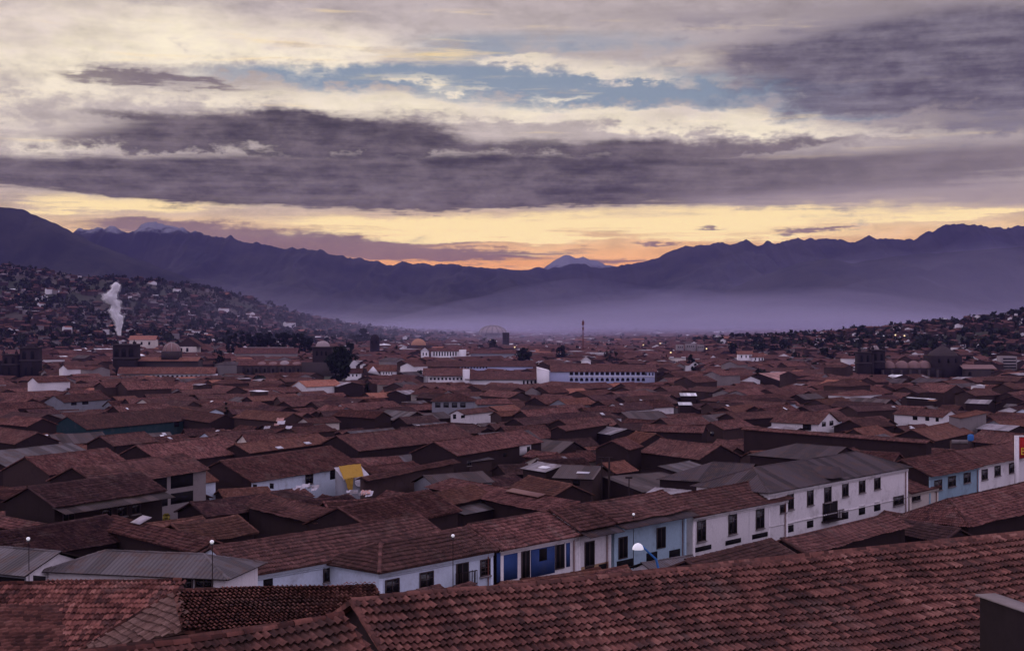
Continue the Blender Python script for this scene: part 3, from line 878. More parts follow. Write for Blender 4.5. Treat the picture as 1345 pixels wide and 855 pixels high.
# ------------------------------------------------------------------ the street of white and blue houses
sg = 'white and blue houses along the street'
spec_house('pale blue house at the low end of the street under a long tile roof', 275, 722, 552, 672, 748, line=(-16.6, 103.0, 49.0), th=49, xe=372, H=8, wall='white_blue', trim=1, group=sg,
           win=[('front', 432, 752, 13, 20), ('front', 352, 765, 12, 10, 'dark')])
spec_house('white street house with a hipped tile roof and a little cross-paned window', 500, 712, 614, 690, 739, line=(1.83, 116.0, 49.0), th=49, xe=567, H=7.9, kind='hipL', wall='white_blue', trim=1, group=sg,
           win=[('front', 515, 770, 16, 17), ('front', 560, 763, 16, 22), ('front', 607, 753, 14, 26, 'balcony'), ('front', 637, 745, 11, 19, 'cross')])
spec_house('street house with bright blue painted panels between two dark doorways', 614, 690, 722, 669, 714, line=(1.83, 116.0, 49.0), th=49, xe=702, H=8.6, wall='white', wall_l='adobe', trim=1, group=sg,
           win=[('front', 666, 743, 27, 38, 'panel'), ('front', 690, 741, 9, 34, 'door'), ('front', 713, 737, 31, 36, 'panel'), ('front', 713, 728, 10, 16, 'dark'), ('front', 735, 729, 10, 33, 'door'), ('front', 746, 727, 5, 34, 'panel')])
spec_house('white street house under a grey metal awning, next to the blue panels', 722, 669, 770, 660, 692, line=(1.83, 116.0, 49.0), th=49, xe=785, H=8.4, wall='white', trim=1, group=sg, awn=('metal_slate', 1.0),
           win=[('front', 774, 727, 11, 30, 'door'), ('front', 780, 747, 44, 12, 'panel_ochre'), ('front', 774, 748, 12, 8, 'dark'), ('front', 792, 744, 12, 8, 'dark')])
spec_house('light blue street house beneath the grey metal awning', 770, 660, 870, 642, 677, line=(1.83, 116.0, 49.0), th=49, xe=855, H=8.3, wall='pale_blue', trim=1, group=sg, awn=('metal_slate', 1.0),
           win=[('front', 818, 719, 10, 26, 'door'), ('front', 868, 706, 10, 25, 'door'), ('front', 820, 740, 22, 10, 'dark'), ('front', 856, 732, 14, 14, 'dark'), ('front', 886, 727, 14, 11, 'dark')])
spec_house('long plain white street house with three tall dark shuttered windows', 870, 652, 1000, 629, 669, line=(1.83, 116.0, 49.0), th=49, xe=964, H=8.4, wall='white', trim=1, group=sg,
           win=[('front', 921, 696, 10, 27), ('front', 962, 687, 9.5, 26), ('front', 998, 680, 9.5, 26), ('front', 923, 720, 22, 6, 'dark'), ('front', 963, 711, 20, 6, 'dark'), ('front', 998, 703, 20, 6, 'dark')])
ws = [('front', x, y, w, h) for x, y, w, h in ((1028, 665, 7, 14), (1038, 657, 7, 22), (1064, 651, 7, 23), (1087, 647, 8, 23), (1110, 640, 7, 22), (1132, 635, 7, 22), (1152, 631, 7, 21))]
ws += [('front', x, y, 8, 9, 'dark') for x, y in ((1038, 694), (1064, 688), (1110, 677), (1132, 671), (1152, 666))] + [('front', 1090, 671, 18, 22, 'balcony')]
col_root = spec_house('two-storey white house with rows of tall windows and a dark wooden balcony', 990, 616, 1125, 590, 632, line=(1.83, 116.0, 49.0), th=49, xe=1097, H=9.6, kind='hip', wall='white', roof='metal_slate', trim=2, group=sg, win=ws, pitch=22)
spec_house('low beige annex with a lean-to tile roof at the end of the white balcony house', 1166, 632, 1206, 624, 648, line=(1.83, 116.0, 49.0), th=49, xe=1195, H=6.0, kind='shed', wall='beige', trim=1, group=sg, pitch=20,
           win=[('front', 1180, 657, 12, 10), ('front', 1203, 652, 10, 9)])
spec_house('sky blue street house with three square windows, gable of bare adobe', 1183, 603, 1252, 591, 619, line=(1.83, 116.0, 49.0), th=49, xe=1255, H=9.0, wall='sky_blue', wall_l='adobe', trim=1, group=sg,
           win=[('front', 1232, 637, 9, 12), ('front', 1250, 632, 9, 12), ('front', 1270, 627, 8, 12)])
spec_house('white street house between the sky blue house and the red sign', 1252, 591, 1350, 576, 606, line=(1.83, 116.0, 49.0), th=49, xe=1316, H=9.0, wall='white', trim=1, group=sg,
           win=[('front', 1293, 623, 7, 12), ('front', 1310, 618, 7, 12), ('front', 1329, 614, 7, 12)])
# roofs below the street on the near side
spec_house('tiled house in front of the white balcony house, ridge up to its balcony', 1026, 706, 1166, 672, 712, xe=1110, H=7.6, group=ng, wall='adobe')
spec_house('hip-roofed tiled house in front of the sky blue house', 1246, 655, 1350, 632, 690, xe=1280, H=8.0, kind='hipL', group=ng, wall='adobe')
spec_house('tiled roof peeping over the large rippling roof, below the three shuttered windows', 900, 735, 1013, 707, 748, H=6.5, group=ng, wall='adobe')
spec_house('dark tiled roof wedged between the two roofs facing the white balcony house', 1172, 676, 1262, 697, 706, H=6.5, group=ng, roof='tile_dark')

# ------------------------------------------------------------------ hand placed houses of the middle distance
mg = 'tiled houses of the town'
T = [
 # label, x1,y1,x2,y2, ye, H, kwargs
 ('grey corrugated shed roof with a white-framed gable, at the picture edge', -34, 714, 80, 724, 755, 8.4, dict(drop=15.5, roof='metal_grey', wall='grey_plaster', wall_r='white', pitch=18, win=[('front', 12, 764, 40, 12, 'dark'), ('right', 88, 752, 9, 12, 'dark'), ('front', 52, 762, 16, 12, 'dark')])),
 ('low shed with a long grey corrugated roof above a white wall of dark windows', 139, 722, 268, 727, 757, 9.2, dict(drop=15.6, xe=205, roof='metal_grey', kind='hip', wall='white', pitch=18, win=[('front', 245, 766, 14, 11, 'win'), ('front', 268, 765, 20, 11, 'win'), ('front', 215, 767, 30, 10, 'dark')])),
 ('tiled house behind the white-framed shed, roof dark with soot', -40, 702, 140, 675, 727, 7.2, dict(xe=60, roof='tile_dark')),
 ('tiled house whose ridge slopes down behind the long grey shed, pale sheet on it', 148, 676, 282, 708, 716, 7.0, dict(xe=215, roof='tile', sky=[(186, 684, 1.9, 1.4, 'metal_pale')])),
 ('tiled house just behind the grey shed, ridge ending in a pale verge', 224, 687, 312, 675, 706, 7.0, dict(xe=292, roof='tile_orange')),
 ('small tiled roof by the picture edge behind the soot-dark roof', -8, 673, 62, 688, 696, 6.6, dict(roof='tile')),
 ('dark tiled house with a grey metal eave strip over an open veranda', 36, 640, 184, 619, 658, 9.5, dict(xe=125, roof='tile_dark', awn=('metal_brown', 1.4), wall='wood_dark', win=[('front', 90, 680, 14, 14, 'door'), ('front', 140, 672, 12, 16, 'win'), ('front', 160, 669, 12, 16, 'win'), ('front', 178, 666, 10, 16, 'win')])),  # dark wood front wall painted in for the shaded veranda interior
 ('small tiled roof by the picture edge beside the open veranda', -30, 632, 33, 642, 652, 6.0, dict()),
 ('concrete-framed house with two storeys of open galleries', 94, 615, 242, 591, 626, 10.0, dict(xe=205, roof='tile', wall='concrete', wall_l='adobe', win=[('front', 205, 637, 28, 17, 'dark'), ('front', 239, 631, 29, 17, 'dark'), ('front', 206, 659, 28, 14, 'dark'), ('front', 239, 653, 29, 14, 'dark')])),  # gallery shade is painted as dark panels on the front wall
 ('tiled house with a brown gable below the wide grey roof', 32, 602, 140, 585, 622, 8.0, dict(xe=75, wall='adobe', wall_l='adobe_mid')),
 ('wide plain grey sheet-metal roof near the picture edge', -30, 599, 94, 577, 604, 7.2, dict(xe=105, roof='metal_grey', pitch=16)),
 ('tiled house behind the open galleries, broad brown roof', 178, 585, 293, 570, 603, 8.0, dict(xe=255)),
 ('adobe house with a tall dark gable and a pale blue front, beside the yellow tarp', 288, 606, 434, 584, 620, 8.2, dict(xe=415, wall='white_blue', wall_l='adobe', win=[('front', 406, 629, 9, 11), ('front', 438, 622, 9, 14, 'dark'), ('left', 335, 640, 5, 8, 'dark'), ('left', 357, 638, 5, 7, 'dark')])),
 ('long house with a teal wall under a wide brown tile roof', 88, 548, 236, 533, 559, 7.6, dict(xe=170, wall='teal', kind='gable', win=[('front', 232, 557, 6, 7, 'dark')])),
 ('wing of the teal-walled house, roof falling towards the small conifer', 228, 535, 296, 544, 552, 7.2, dict(wall='adobe')),
 ('pale grey-blue block with two small windows under a tiled roof', 70, 519, 133, 515, 527, 8.5, dict(xe=105, wall='grey_plaster', win=[('front', 97, 530, 7, 4, 'dark'), ('front', 112, 529, 8, 4, 'dark')])),
 ('tiled house at the picture edge beyond the wide grey roof', -30, 556, 50, 567, 581, 7.0, dict()),
 ('small tiled house with a dark gable behind the wide grey roof', 130, 573, 190, 566, 583, 7.0, dict(wall='adobe')),
 ('tiled house with patches of newer orange tiles and white skylights', 308, 584, 418, 567, 592, 7.4, dict(xe=350, roof='tile_orange', sky=[(367, 588, 1.6, .8), (404, 582, 1.6, .8)])),
 ('long brown-roofed house with a blank adobe wall, behind the yellow tarp', 441, 571, 596, 556, 588, 8.0, dict(xe=510, wall='adobe')),
 ('adobe house with a pointed dark gable and a white patch on its long wall', 569, 580, 684, 562, 592, 8.2, dict(xe=640, wall='adobe', win=[('front', 690, 590, 15, 13, 'panel_white'), ('front', 694, 590, 4, 7, 'dark'), ('front', 663, 597, 4, 5, 'dark')])),
 ('tiled house with a gaping dark gable, behind the low end of the street', 443, 668, 562, 641, 690, 7.2, dict(xe=520, wall='adobe')),
 ('tiled roof sloping towards the gaping gable, long mossy verge', 348, 646, 446, 669, 679, 6.6, dict()),
 ('orange-brown tiled roof beside the ribbed grey lean-to', 556, 650, 622, 634, 660, 6.2, dict(roof='tile_orange')),
 ('grey corrugated lean-to with worn seams behind the street', 578, 664, 656, 650, 674, 4.6, dict(xe=620, roof='metal_grey', pitch=12)),
 ('rusty corrugated roof with two pale strips behind the blue panels', 668, 656, 722, 645, 679, 4.8, dict(xe=700, roof='metal_brown', pitch=14, sky=[(670, 663, .7, 3.4, 'metal_pink'), (689, 663, .7, 3.0, 'metal_pink')])),
 ('long narrow roof of a dark wall, pink metal sheets along its top', 594, 626, 762, 658, 662, 6.0, dict(wall='adobe', kind='shed', pitch=14, sky=[(690, 648, 7.5, 1.2, 'metal_pink')])),
 ('bright orange tiled roof ending in a point above the street roofs', 694, 621, 752, 640, 653, 6.5, dict(roof='tile_orange')),
 ('brown metal-roofed hut with two dark openings near the timber posts', 738, 610, 792, 612, 629, 6.0, dict(xe=765, roof='metal_brown', pitch=16, wall='adobe_mid', sky=[(766, 621, 2.0, .7)], win=[('front', 737, 635, 6, 6, 'dark'), ('front', 757, 634, 9, 7, 'dark')])),
 ('patched pale metal roof with one bright sheet near the timber posts', 706, 606, 740, 611, 620, 5.6, dict(roof='metal_pale', pitch=14, sky=[(715, 614, 2.2, 1.0, 'metal_white')])),
 ('house with a wide black gable above the two timber posts', 803, 579, 822, 573, 592, 8.0, dict(wall='adobe', wall_l='adobe', th=66)),
 ('low grey-brown sheet roof at the foot of the timber posts', 792, 626, 884, 618, 645, 4.4, dict(roof='metal_brown', pitch=9)),
 ('pale sheet roof tucked behind the three shuttered windows house', 860, 640, 908, 644, 652, 6.4, dict(roof='metal_pale', pitch=12)),
 ('small tiled roof with an orange face right of the black gable', 835, 565, 862, 570, 588, 7.0, dict(roof='tile_orange')),
 ('long house with a dark wall in shade and a dark gable at its far end', 845, 556, 927, 558, 567, 7.6, dict(wall='adobe', kind='gable')),
 ('tiled house with a black triangular gable behind the grey sheet roofs', 867, 575, 947, 584, 601, 7.6, dict(wall='adobe')),
 ('small flat grey sheet roof beside the black triangular gable', 864, 612, 906, 605, 620, 5.4, dict(roof='metal_grey', pitch=12)),
 ('broad grey sheet-metal roof behind the shuttered white house', 936, 606, 992, 609, 634, 7.6, dict(xe=940, roof='metal_slate', kind='hipL', pitch=20)),
 ('grey metal hip roof rising behind the white balcony house', 1046, 582, 1112, 587, 604, 9.0, dict(xe=1060, roof='metal_slate', kind='hipL', pitch=18)),
 ('long dark boundary house, one black wall beneath a strip of tiles', 979, 560, 1222, 578, 566, 8.6, dict(wall='adobe', pitch=18)),
 ('white-gabled house with twin dark windows behind the long black wall', 1026, 538, 1090, 541, 556, 8.6, dict(wall='white', win=[('right', 1082, 557, 5, 6), ('right', 1092, 555.5, 5, 6), ('front', 1060, 561, 11, 8, 'dark')])),
 ('low pale metal roof in front of the white gable', 1014, 559, 1052, 562, 566, 6.4, dict(roof='metal_pale', pitch=12)),
 ('white-walled house with a row of dark windows under a dark tile roof', 1184, 534, 1250, 538, 546, 7.4, dict(wall='white', win=[('front', 1202, 549, 6, 5, 'dark'), ('front', 1218, 550, 5, 5, 'dark'), ('front', 1231, 551, 4, 5, 'dark')])),
 ('windowless grey concrete block with an orange coping', 1246, 545, 1282, 538, 546, 9.0, dict(wall='concrete', roof='tile_orange', pitch=10, kind='shed')),
 ('orange-tiled house below the grey concrete block', 1197, 563, 1250, 553, 577, 7.2, dict(roof='tile_orange')),
 ('tiled house rising behind the blue water tank', 1290, 561, 1345, 572, 583, 7.4, dict()),
 ('dark house with a shallow gable below the vaulted church', 1216, 500, 1256, 508, 515, 8.2, dict(wall='adobe_mid')),
 ('shed with a pale roof ending in an orange sheet', 1193, 519, 1230, 526, 522, 6.0, dict(roof='metal_white', pitch=8, kind='shed', sky=[(1225, 526, 3.0, 1.4, 'dome_orange')])),
 ('small open shed with a pale blue-grey metal roof', 1272, 524, 1304, 525, 530, 6.5, dict(roof='metal_pale', pitch=12)),
 ('pair of pale metal roofs beneath the dark slope near the red sign', 1296, 556, 1340, 559, 565, 6.4, dict(roof='metal_pale', pitch=12)),
 ('square pavilion house with a band of windows under a pyramid roof', 588, 516, 604, 516, 527, 10.5, dict(kind='hip', wall='grey_plaster', win=[('front', x, 532, 7, 6, 'win') for x in (575, 586, 597, 608)])),
 ('low white-walled house in front of the pavilion house', 600, 538, 640, 534, 542, 7.2, dict(wall='white', win=[('front', 597, 547, 4, 6, 'dark'), ('front', 608, 547, 5, 4, 'dark')])),
 ('house under a bright new terracotta roof in front of the big dark tree', 392, 500, 440, 498, 507, 8.0, dict(roof='tile_new', wall='white')),
 ('bluish metal roof beside the bright new terracotta roof', 446, 501, 462, 502, 508, 7.0, dict(roof='metal_pale', pitch=12)),
 ('house roofed in pale pink sheets, alone among brown roofs', 996, 490, 1030, 488, 501, 8.0, dict(roof='metal_pink', pitch=16)),
 ('upper one of two bright white sheet roofs amid brown tiles', 892, 516, 914, 516, 520, 6.6, dict(roof='metal_white', pitch=14)),
 ('lower one of two bright white sheet roofs amid brown tiles', 890, 528, 908, 528, 532, 6.6, dict(roof='metal_white', pitch=14)),
 ('tiled house with a dark pointed gable next to the round dark bush', 448, 541, 504, 537, 548, 8.2, dict(wall='adobe', kind='gable', th=-38)),
 ('long dark-walled house with a dark gable, behind the patched pale roof', 732, 559, 788, 551, 561, 7.6, dict(wall='adobe')),
 ('weathered pale metal roof tilted beside the long dark-walled house', 794, 557, 824, 566, 571, 6.2, dict(roof='metal_pale', pitch=14)),
 ('blue-grey sheet roofs beside the low round bush', 520, 513, 540, 512, 518, 6.6, dict(roof='metal_pale', pitch=12)),
 ('brown roofed house above the sloping pale sheets by the white patch', 596, 600, 628, 596, 606, 5.0, dict(roof='metal_grey', pitch=10, wall='adobe_mid', win=[('front', 616, 608, 5, 6, 'win')])),
]
for t in T:
    lab, x1, y1, x2, y2, ye, H, kw = t
    spec_house(lab, x1, y1, x2, y2, ye, H, group=mg, **kw)

# small gabled dormer over the balcony
rec = [h for h in HOUSES if h['root'] is col_root][0]
q = rec['hit'](Vector((0, -rec['wf'] - .3, 0)), Vector((0, -1, 0)), 1100, 621)
m = MB(); w2, dep, hh = 1.5, 3.6, 1.15
x, y, z = q.x, -rec['wf'] - .6, rec['ze'] + 1.5
m.add([(x - w2, y, z - hh), (x + w2, y, z - hh), (x, y, z), (x - w2, y + dep, z - hh), (x + w2, y + dep, z - hh), (x, y + dep, z)], [(0, 1, 2), (0, 2, 5, 3), (2, 1, 4, 5)], 0)
m.build('dormer', 'metal_slate', col_root)
# ------------------------------------------------------------------ small things between the houses
def house_named(s):
    return [h for h in HOUSES if s in h['root']['label']][0]

# street lamps: pole, arm, white globe
def lamp_proto():
    root = empty('street_lamp', (0, 0, 0))
    m = MB(); m.tube([(0, 0, -8.4), (0, 0, -4), (0, 0, -.35), (0, -.12, -.12)], [.038, .033, .025, .02], 8); m.build('pole', 'wood_dark', root)
    m = MB(); m.lathe([(0.02, -.11), (.075, -.08), (.12, -.02), (.115, .05), (.07, .10), (0.01, .12)], (0, -.14, 0), 14); m.build('globe', 'lamp_globe', root, True)
    m = MB(); m.lathe([(.11, -.14), (.12, -.11), (.05, -.2), (.03, -.22)], (0, -.14, 0), 12); m.build('collar', 'steel', root)
    return root
def copy_tree(o, parent=None):
    c = o.copy(); C.objects.link(c)
    if parent is not None: c.parent = parent
    for ch in list(o.children): copy_tree(ch, c)
    return c
lp0 = lamp_proto(); first = True
for px, py, lab in ((595, 703, 'white globe street lamp before the hipped white street house'),
                    (832, 675, 'white globe street lamp over the grey metal awning'),
                    (279, 711, 'white globe street lamp at the end of the long grey shed roof'),
                    (38, 707, 'white globe street lamp above the soot-dark roof'),
                    (1014, 648, 'white globe street lamp where the plain white house meets the balcony house'),
                    (1165, 618, 'white globe street lamp at the corner of the beige annex'),
                    (1283, 603, 'white globe street lamp above the wall where sky blue turns to white')):
    o = lp0 if first else copy_tree(lp0); first = False
    o.location = Vector(at(px, py, level(px, py, 8.9))); tag(o, lab, 'street lamp', 'globe lamps along the street')
# the near lamp with a wide white shade
d = 74.0; p = at(838, 719, d)
root = empty('street_lamp', p); tag(root, 'large street lamp with white dome shade and blue arm, before the light blue house', 'street lamp')
m = MB(); m.lathe([(.30, -.09), (.29, .0), (.24, .11), (.15, .2), (.01, .25)], n=20); m.build('shade', 'lamp_globe', root, True)
m = MB(); m.lathe([(.01, -.10), (.22, -.09), (.30, -.085)], n=20); m.build('diffuser', 'metal_white', root, True)
m = MB(); m.tube([(.2, 0, .1), (.5, .05, -.2), (.95, .1, -.62), (1.15, .1, -1.4), (1.2, .1, -9)], [.05, .05, .06, .07, .08], 8); m.build('pole', 'blue_plastic', root)

# red sign on a white pole
d = 190.0; p = at(1336, 640, d); base = Gs(p[0], d)
root = empty('shop_sign', (p[0], d, base)); tag(root, 'tall red sign with yellow lettering on a white post', 'sign')
def zz(py): return CZ - (py - HY) / F * d - base
u = d / F
m = MB(); m.box((-2.6 * u, 0, -1), (2.6 * u, .35, zz(572))); m.build('post', 'white', root)
m = MB(); m.box((2.6 * u, .05, zz(601.5)), (30 * u, .28, zz(574))); pn = m.build('panel', 'red_paint', root)
m = MB(); m.box((2.6 * u, -.0, zz(574)), (30 * u, .33, zz(572))); m.build('frame', 'white', pn)
cu = bpy.data.curves.new('lettering', 'FONT'); cu.body = 'B'; cu.size = 13 * u; cu.extrude = .01; cu.materials.append(MAT['yellow_paint'])
tmp = bpy.data.objects.new('lettering_curve', cu); C.objects.link(tmp); bpy.context.view_layer.update()
me = bpy.data.meshes.new_from_object(tmp.evaluated_get(bpy.context.evaluated_depsgraph_get())); bpy.data.objects.remove(tmp)
o = bpy.data.objects.new('lettering', me); C.objects.link(o); o.parent = pn; o.location = (4.5 * u, .03, zz(597)); o.rotation_euler = (R(90), 0, 0)

# blue tank on a low grey wall
h = house_named('below the grey concrete block')
d = level(1275, 575, 6.0); p = at(1275, 579, d); base = p[2]; u = d / F
root = empty('water_tank', p); tag(root, 'bright blue water tank standing above the brown roofs', 'water tank')
m = MB(); m.lathe([(.01, 0), (4.0 * u, 0), (4.1 * u, 1.2 * u), (4.0 * u, 7.2 * u), (3.4 * u, 8.2 * u), (1.2 * u, 8.8 * u), (.01, 8.8 * u)], n=18); m.build('tank', 'blue_plastic', root, True)
m = MB(); m.lathe([(1.2 * u, 8.7 * u), (1.2 * u, 9.3 * u), (.01, 9.4 * u)], n=12); m.build('lid', 'steel', root)
root = empty('tank_platform', (p[0], p[1], Gs(p[0], p[1]))); tag(root, 'low grey wall carrying the blue water tank', 'platform')
m = MB(); m.box((-26 * u, -4.5 * u, -1), (6 * u, 4.5 * u, p[2] - Gs(p[0], p[1]) - .01)); m.build('wall', 'adobe_mid', root)
m = MB(); m.box((-26.5 * u, -5 * u, p[2] - Gs(p[0], p[1]) - .5), (-5 * u, -4.55 * u, p[2] - Gs(p[0], p[1]) + .3)); m.build('parapet', 'concrete', root)

# timber posts
for px, pt, pb, r, lab in ((790, 600, 636, .13, 'shorter dark timber post below the black gable'), (800, 600, 643, .15, 'taller dark timber post below the black gable'), (826, 626, 645, .09, 'thin dark post standing alone on the low grey-brown roof')):
    d = level(px, pb, 3.6); p = at(px, pb, d); b0 = Gs(p[0], p[1]); t = at(px, pt, d)
    root = empty('timber_post', (p[0], p[1], b0)); tag(root, lab, 'post')
    m = MB(); m.tube([(0, 0, -1), (0, 0, (t[2] - b0) * .5), (0.03, 0, t[2] - b0)], [r * 1.1, r, r * .9], 8); m.build('shaft', 'wood_dark', root)
    m = MB(); m.box((-.5, -.1, t[2] - b0 - .25), (.5, .1, t[2] - b0)); m.build('crossbar', 'wood_dark', root)

# long adobe wall with a tiled coping
d1 = level(478, 626, 6.6); p1 = at(478, 626, d1); p2 = at(596, 603, d1 * (626 - HY) / (603 - HY) * 1.0)
b0 = Gs(p1[0], p1[1]); e = p2 - p1; L = np.linalg.norm(e[:2]); th = math.atan2(e[1], e[0])
root = empty('adobe_wall', (p1[0], p1[1], b0), th); tag(root, 'long bare adobe wall with a tile coping, right beside the yellow tarp', 'wall')
zt = p1[2] - b0
m = MB(); m.box((0, 0, -2), (L, .6, zt - .25)); m.build('wall', 'adobe_mid', root)
m = MB(); roof_face(m, [(-.2, .35, zt), (L + .2, .35, zt), (L + .2, -.75, zt - .42), (-.2, -.75, zt - .42)], .26, .46, True)
roof_face(m, [(L + .2, .35, zt), (-.2, .35, zt), (-.2, 1.3, zt - .4), (L + .2, 1.3, zt - .4)], .26, .46, False)
m.build('coping', 'tile', root)
HOUSES.append(dict(root=root, fp=corners(p1[0], p1[1], th, 0, L, -.8, 1.3), d=d1, c=(p1[0], p1[1]), zr=p1[2], th=th))
PROT.append((482, 606, 594, 640, d1 - 3))

# shack under a yellow tarp
d = level(466, 612, 6.6); p = at(462, 655, d); b0 = Gs(p[0], p[1]); u = d / F
root = empty('shack', (p[0], d, b0), R(30)); tag(root, 'little grey shack draped with a yellow tarp and white sheeting', 'shack')
zt = CZ - (614 - HY) / F * d - b0; z1 = CZ - (628 - HY) / F * d - b0
wx, wy = 17 * u, 15 * u
m = MB(); m.add([(-wx, -wy, -1), (wx, -wy, -1), (wx, wy, -1), (-wx, wy, -1), (-wx, -wy, z1 - .1), (wx, -wy, z1 + .25), (wx, wy, zt), (-wx, wy, zt - .3)],
                 [(0, 1, 5, 4), (1, 2, 6, 5), (2, 3, 7, 6), (3, 0, 4, 7), (4, 5, 6, 7)]); m.build('wall', 'grey_plaster', root)
def cloth(mb, P, nx=14, ny=10, amp=.06, mat=0, sd=0):
    """crumpled cloth between four corners"""
    P = [np.asarray(q, float) for q in P]
    V = []
    for j in range(ny + 1):
        for i in range(nx + 1):
            a, b2 = i / nx, j / ny
            q = (P[0] * (1 - a) + P[1] * a) * (1 - b2) + (P[3] * (1 - a) + P[2] * a) * b2
            V.append(q + np.array([0.3, -.8, 1.0]) * amp * float(fbm(i * .55 + sd, j * .5, sd, 3)) + np.array([0, 0, amp * .3]))
    F_ = [(j * (nx + 1) + i, j * (nx + 1) + i + 1, (j + 1) * (nx + 1) + i + 1, (j + 1) * (nx + 1) + i) for j in range(ny) for i in range(nx)]
    mb.add(V, F_, mat)
zf = z1; zb_ = zt
m = MB(); cloth(m, [(-wx * 1.08, -wy * 1.1, zf + .06), (wx * 1.1, -wy * 1.1, zf + .4), (wx * 1.08, wy * 1.05, zb_ + .16), (-wx * 1.08, wy * 1.05, zb_ - .08)], amp=.10)
cloth(m, [(-wx * .2, -wy * 1.1, zf + .2), (wx * 1.1, -wy * 1.12, zf + .4), (wx * 1.12, -wy * 1.15, zf - 1.5), (-wx * .15, -wy * 1.2, zf - .9)], amp=.16, sd=3)
m.build('sheeting', 'white_cloth', root)
m = MB(); cloth(m, [(-wx * 1.1, -wy * 1.13, zf + .16), (wx * .55, -wy * 1.13, zf + .42), (wx * 1.05, wy * .75, zb_ + .3), (-wx * .8, wy * .8, zb_ + .15)], amp=.10, sd=5)
cloth(m, [(-wx * 1.0, -wy * 1.16, zf + .16), (-wx * .3, -wy * 1.16, zf + .28), (-wx * .45, -wy * 1.25, zf - 2.0), (-wx * .8, -wy * 1.25, zf - 1.4)], amp=.14, sd=7)
m.build('tarp', 'yellow_tarp', root)
HOUSES.append(dict(root=root, fp=corners(p[0], d, R(30), -wx, wx, -wy, wy), d=d, c=(p[0], d), zr=b0 + zt, th=0))
PROT.append((442, 612, 480, 650, d - 3))

# white scrap and washing on the roofs
for px, py, w, hh, lab, H in ((366, 562, 44, 13, 'heap of pale scrap sheets lying on a brown roof', 7.6), (465, 652, 52, 9, 'crumpled white sheeting spread below the yellow tarp shack', 5.4), (402, 645, 44, 6, 'narrow white sheet roof under the pale blue front of the adobe house', 4.6)):
    d = level(px, py, H); p = at(px, py, d); u = d / F; root = empty('sheeting', p); tag(root, lab, 'sheeting')
    for k in range(7):
        a = random.uniform(-.42, .42) * w * u; s = w * u * random.uniform(.05, .12)
        m = MB(); y0 = random.uniform(-.6, 1.8) * hh * u
        z0 = y0 * .3
        cloth(m, [(a - s, y0 - s, z0 + .05), (a + s, y0 - s, z0 + .1), (a + s, y0 + s, z0 + s * .9), (a - s, y0 + s, z0 + s * .8)], 6, 5, .22, sd=k)
        m.build('sheet', random.choice(['white_cloth', 'metal_pale', 'white_cloth', 'metal_pink']), root)

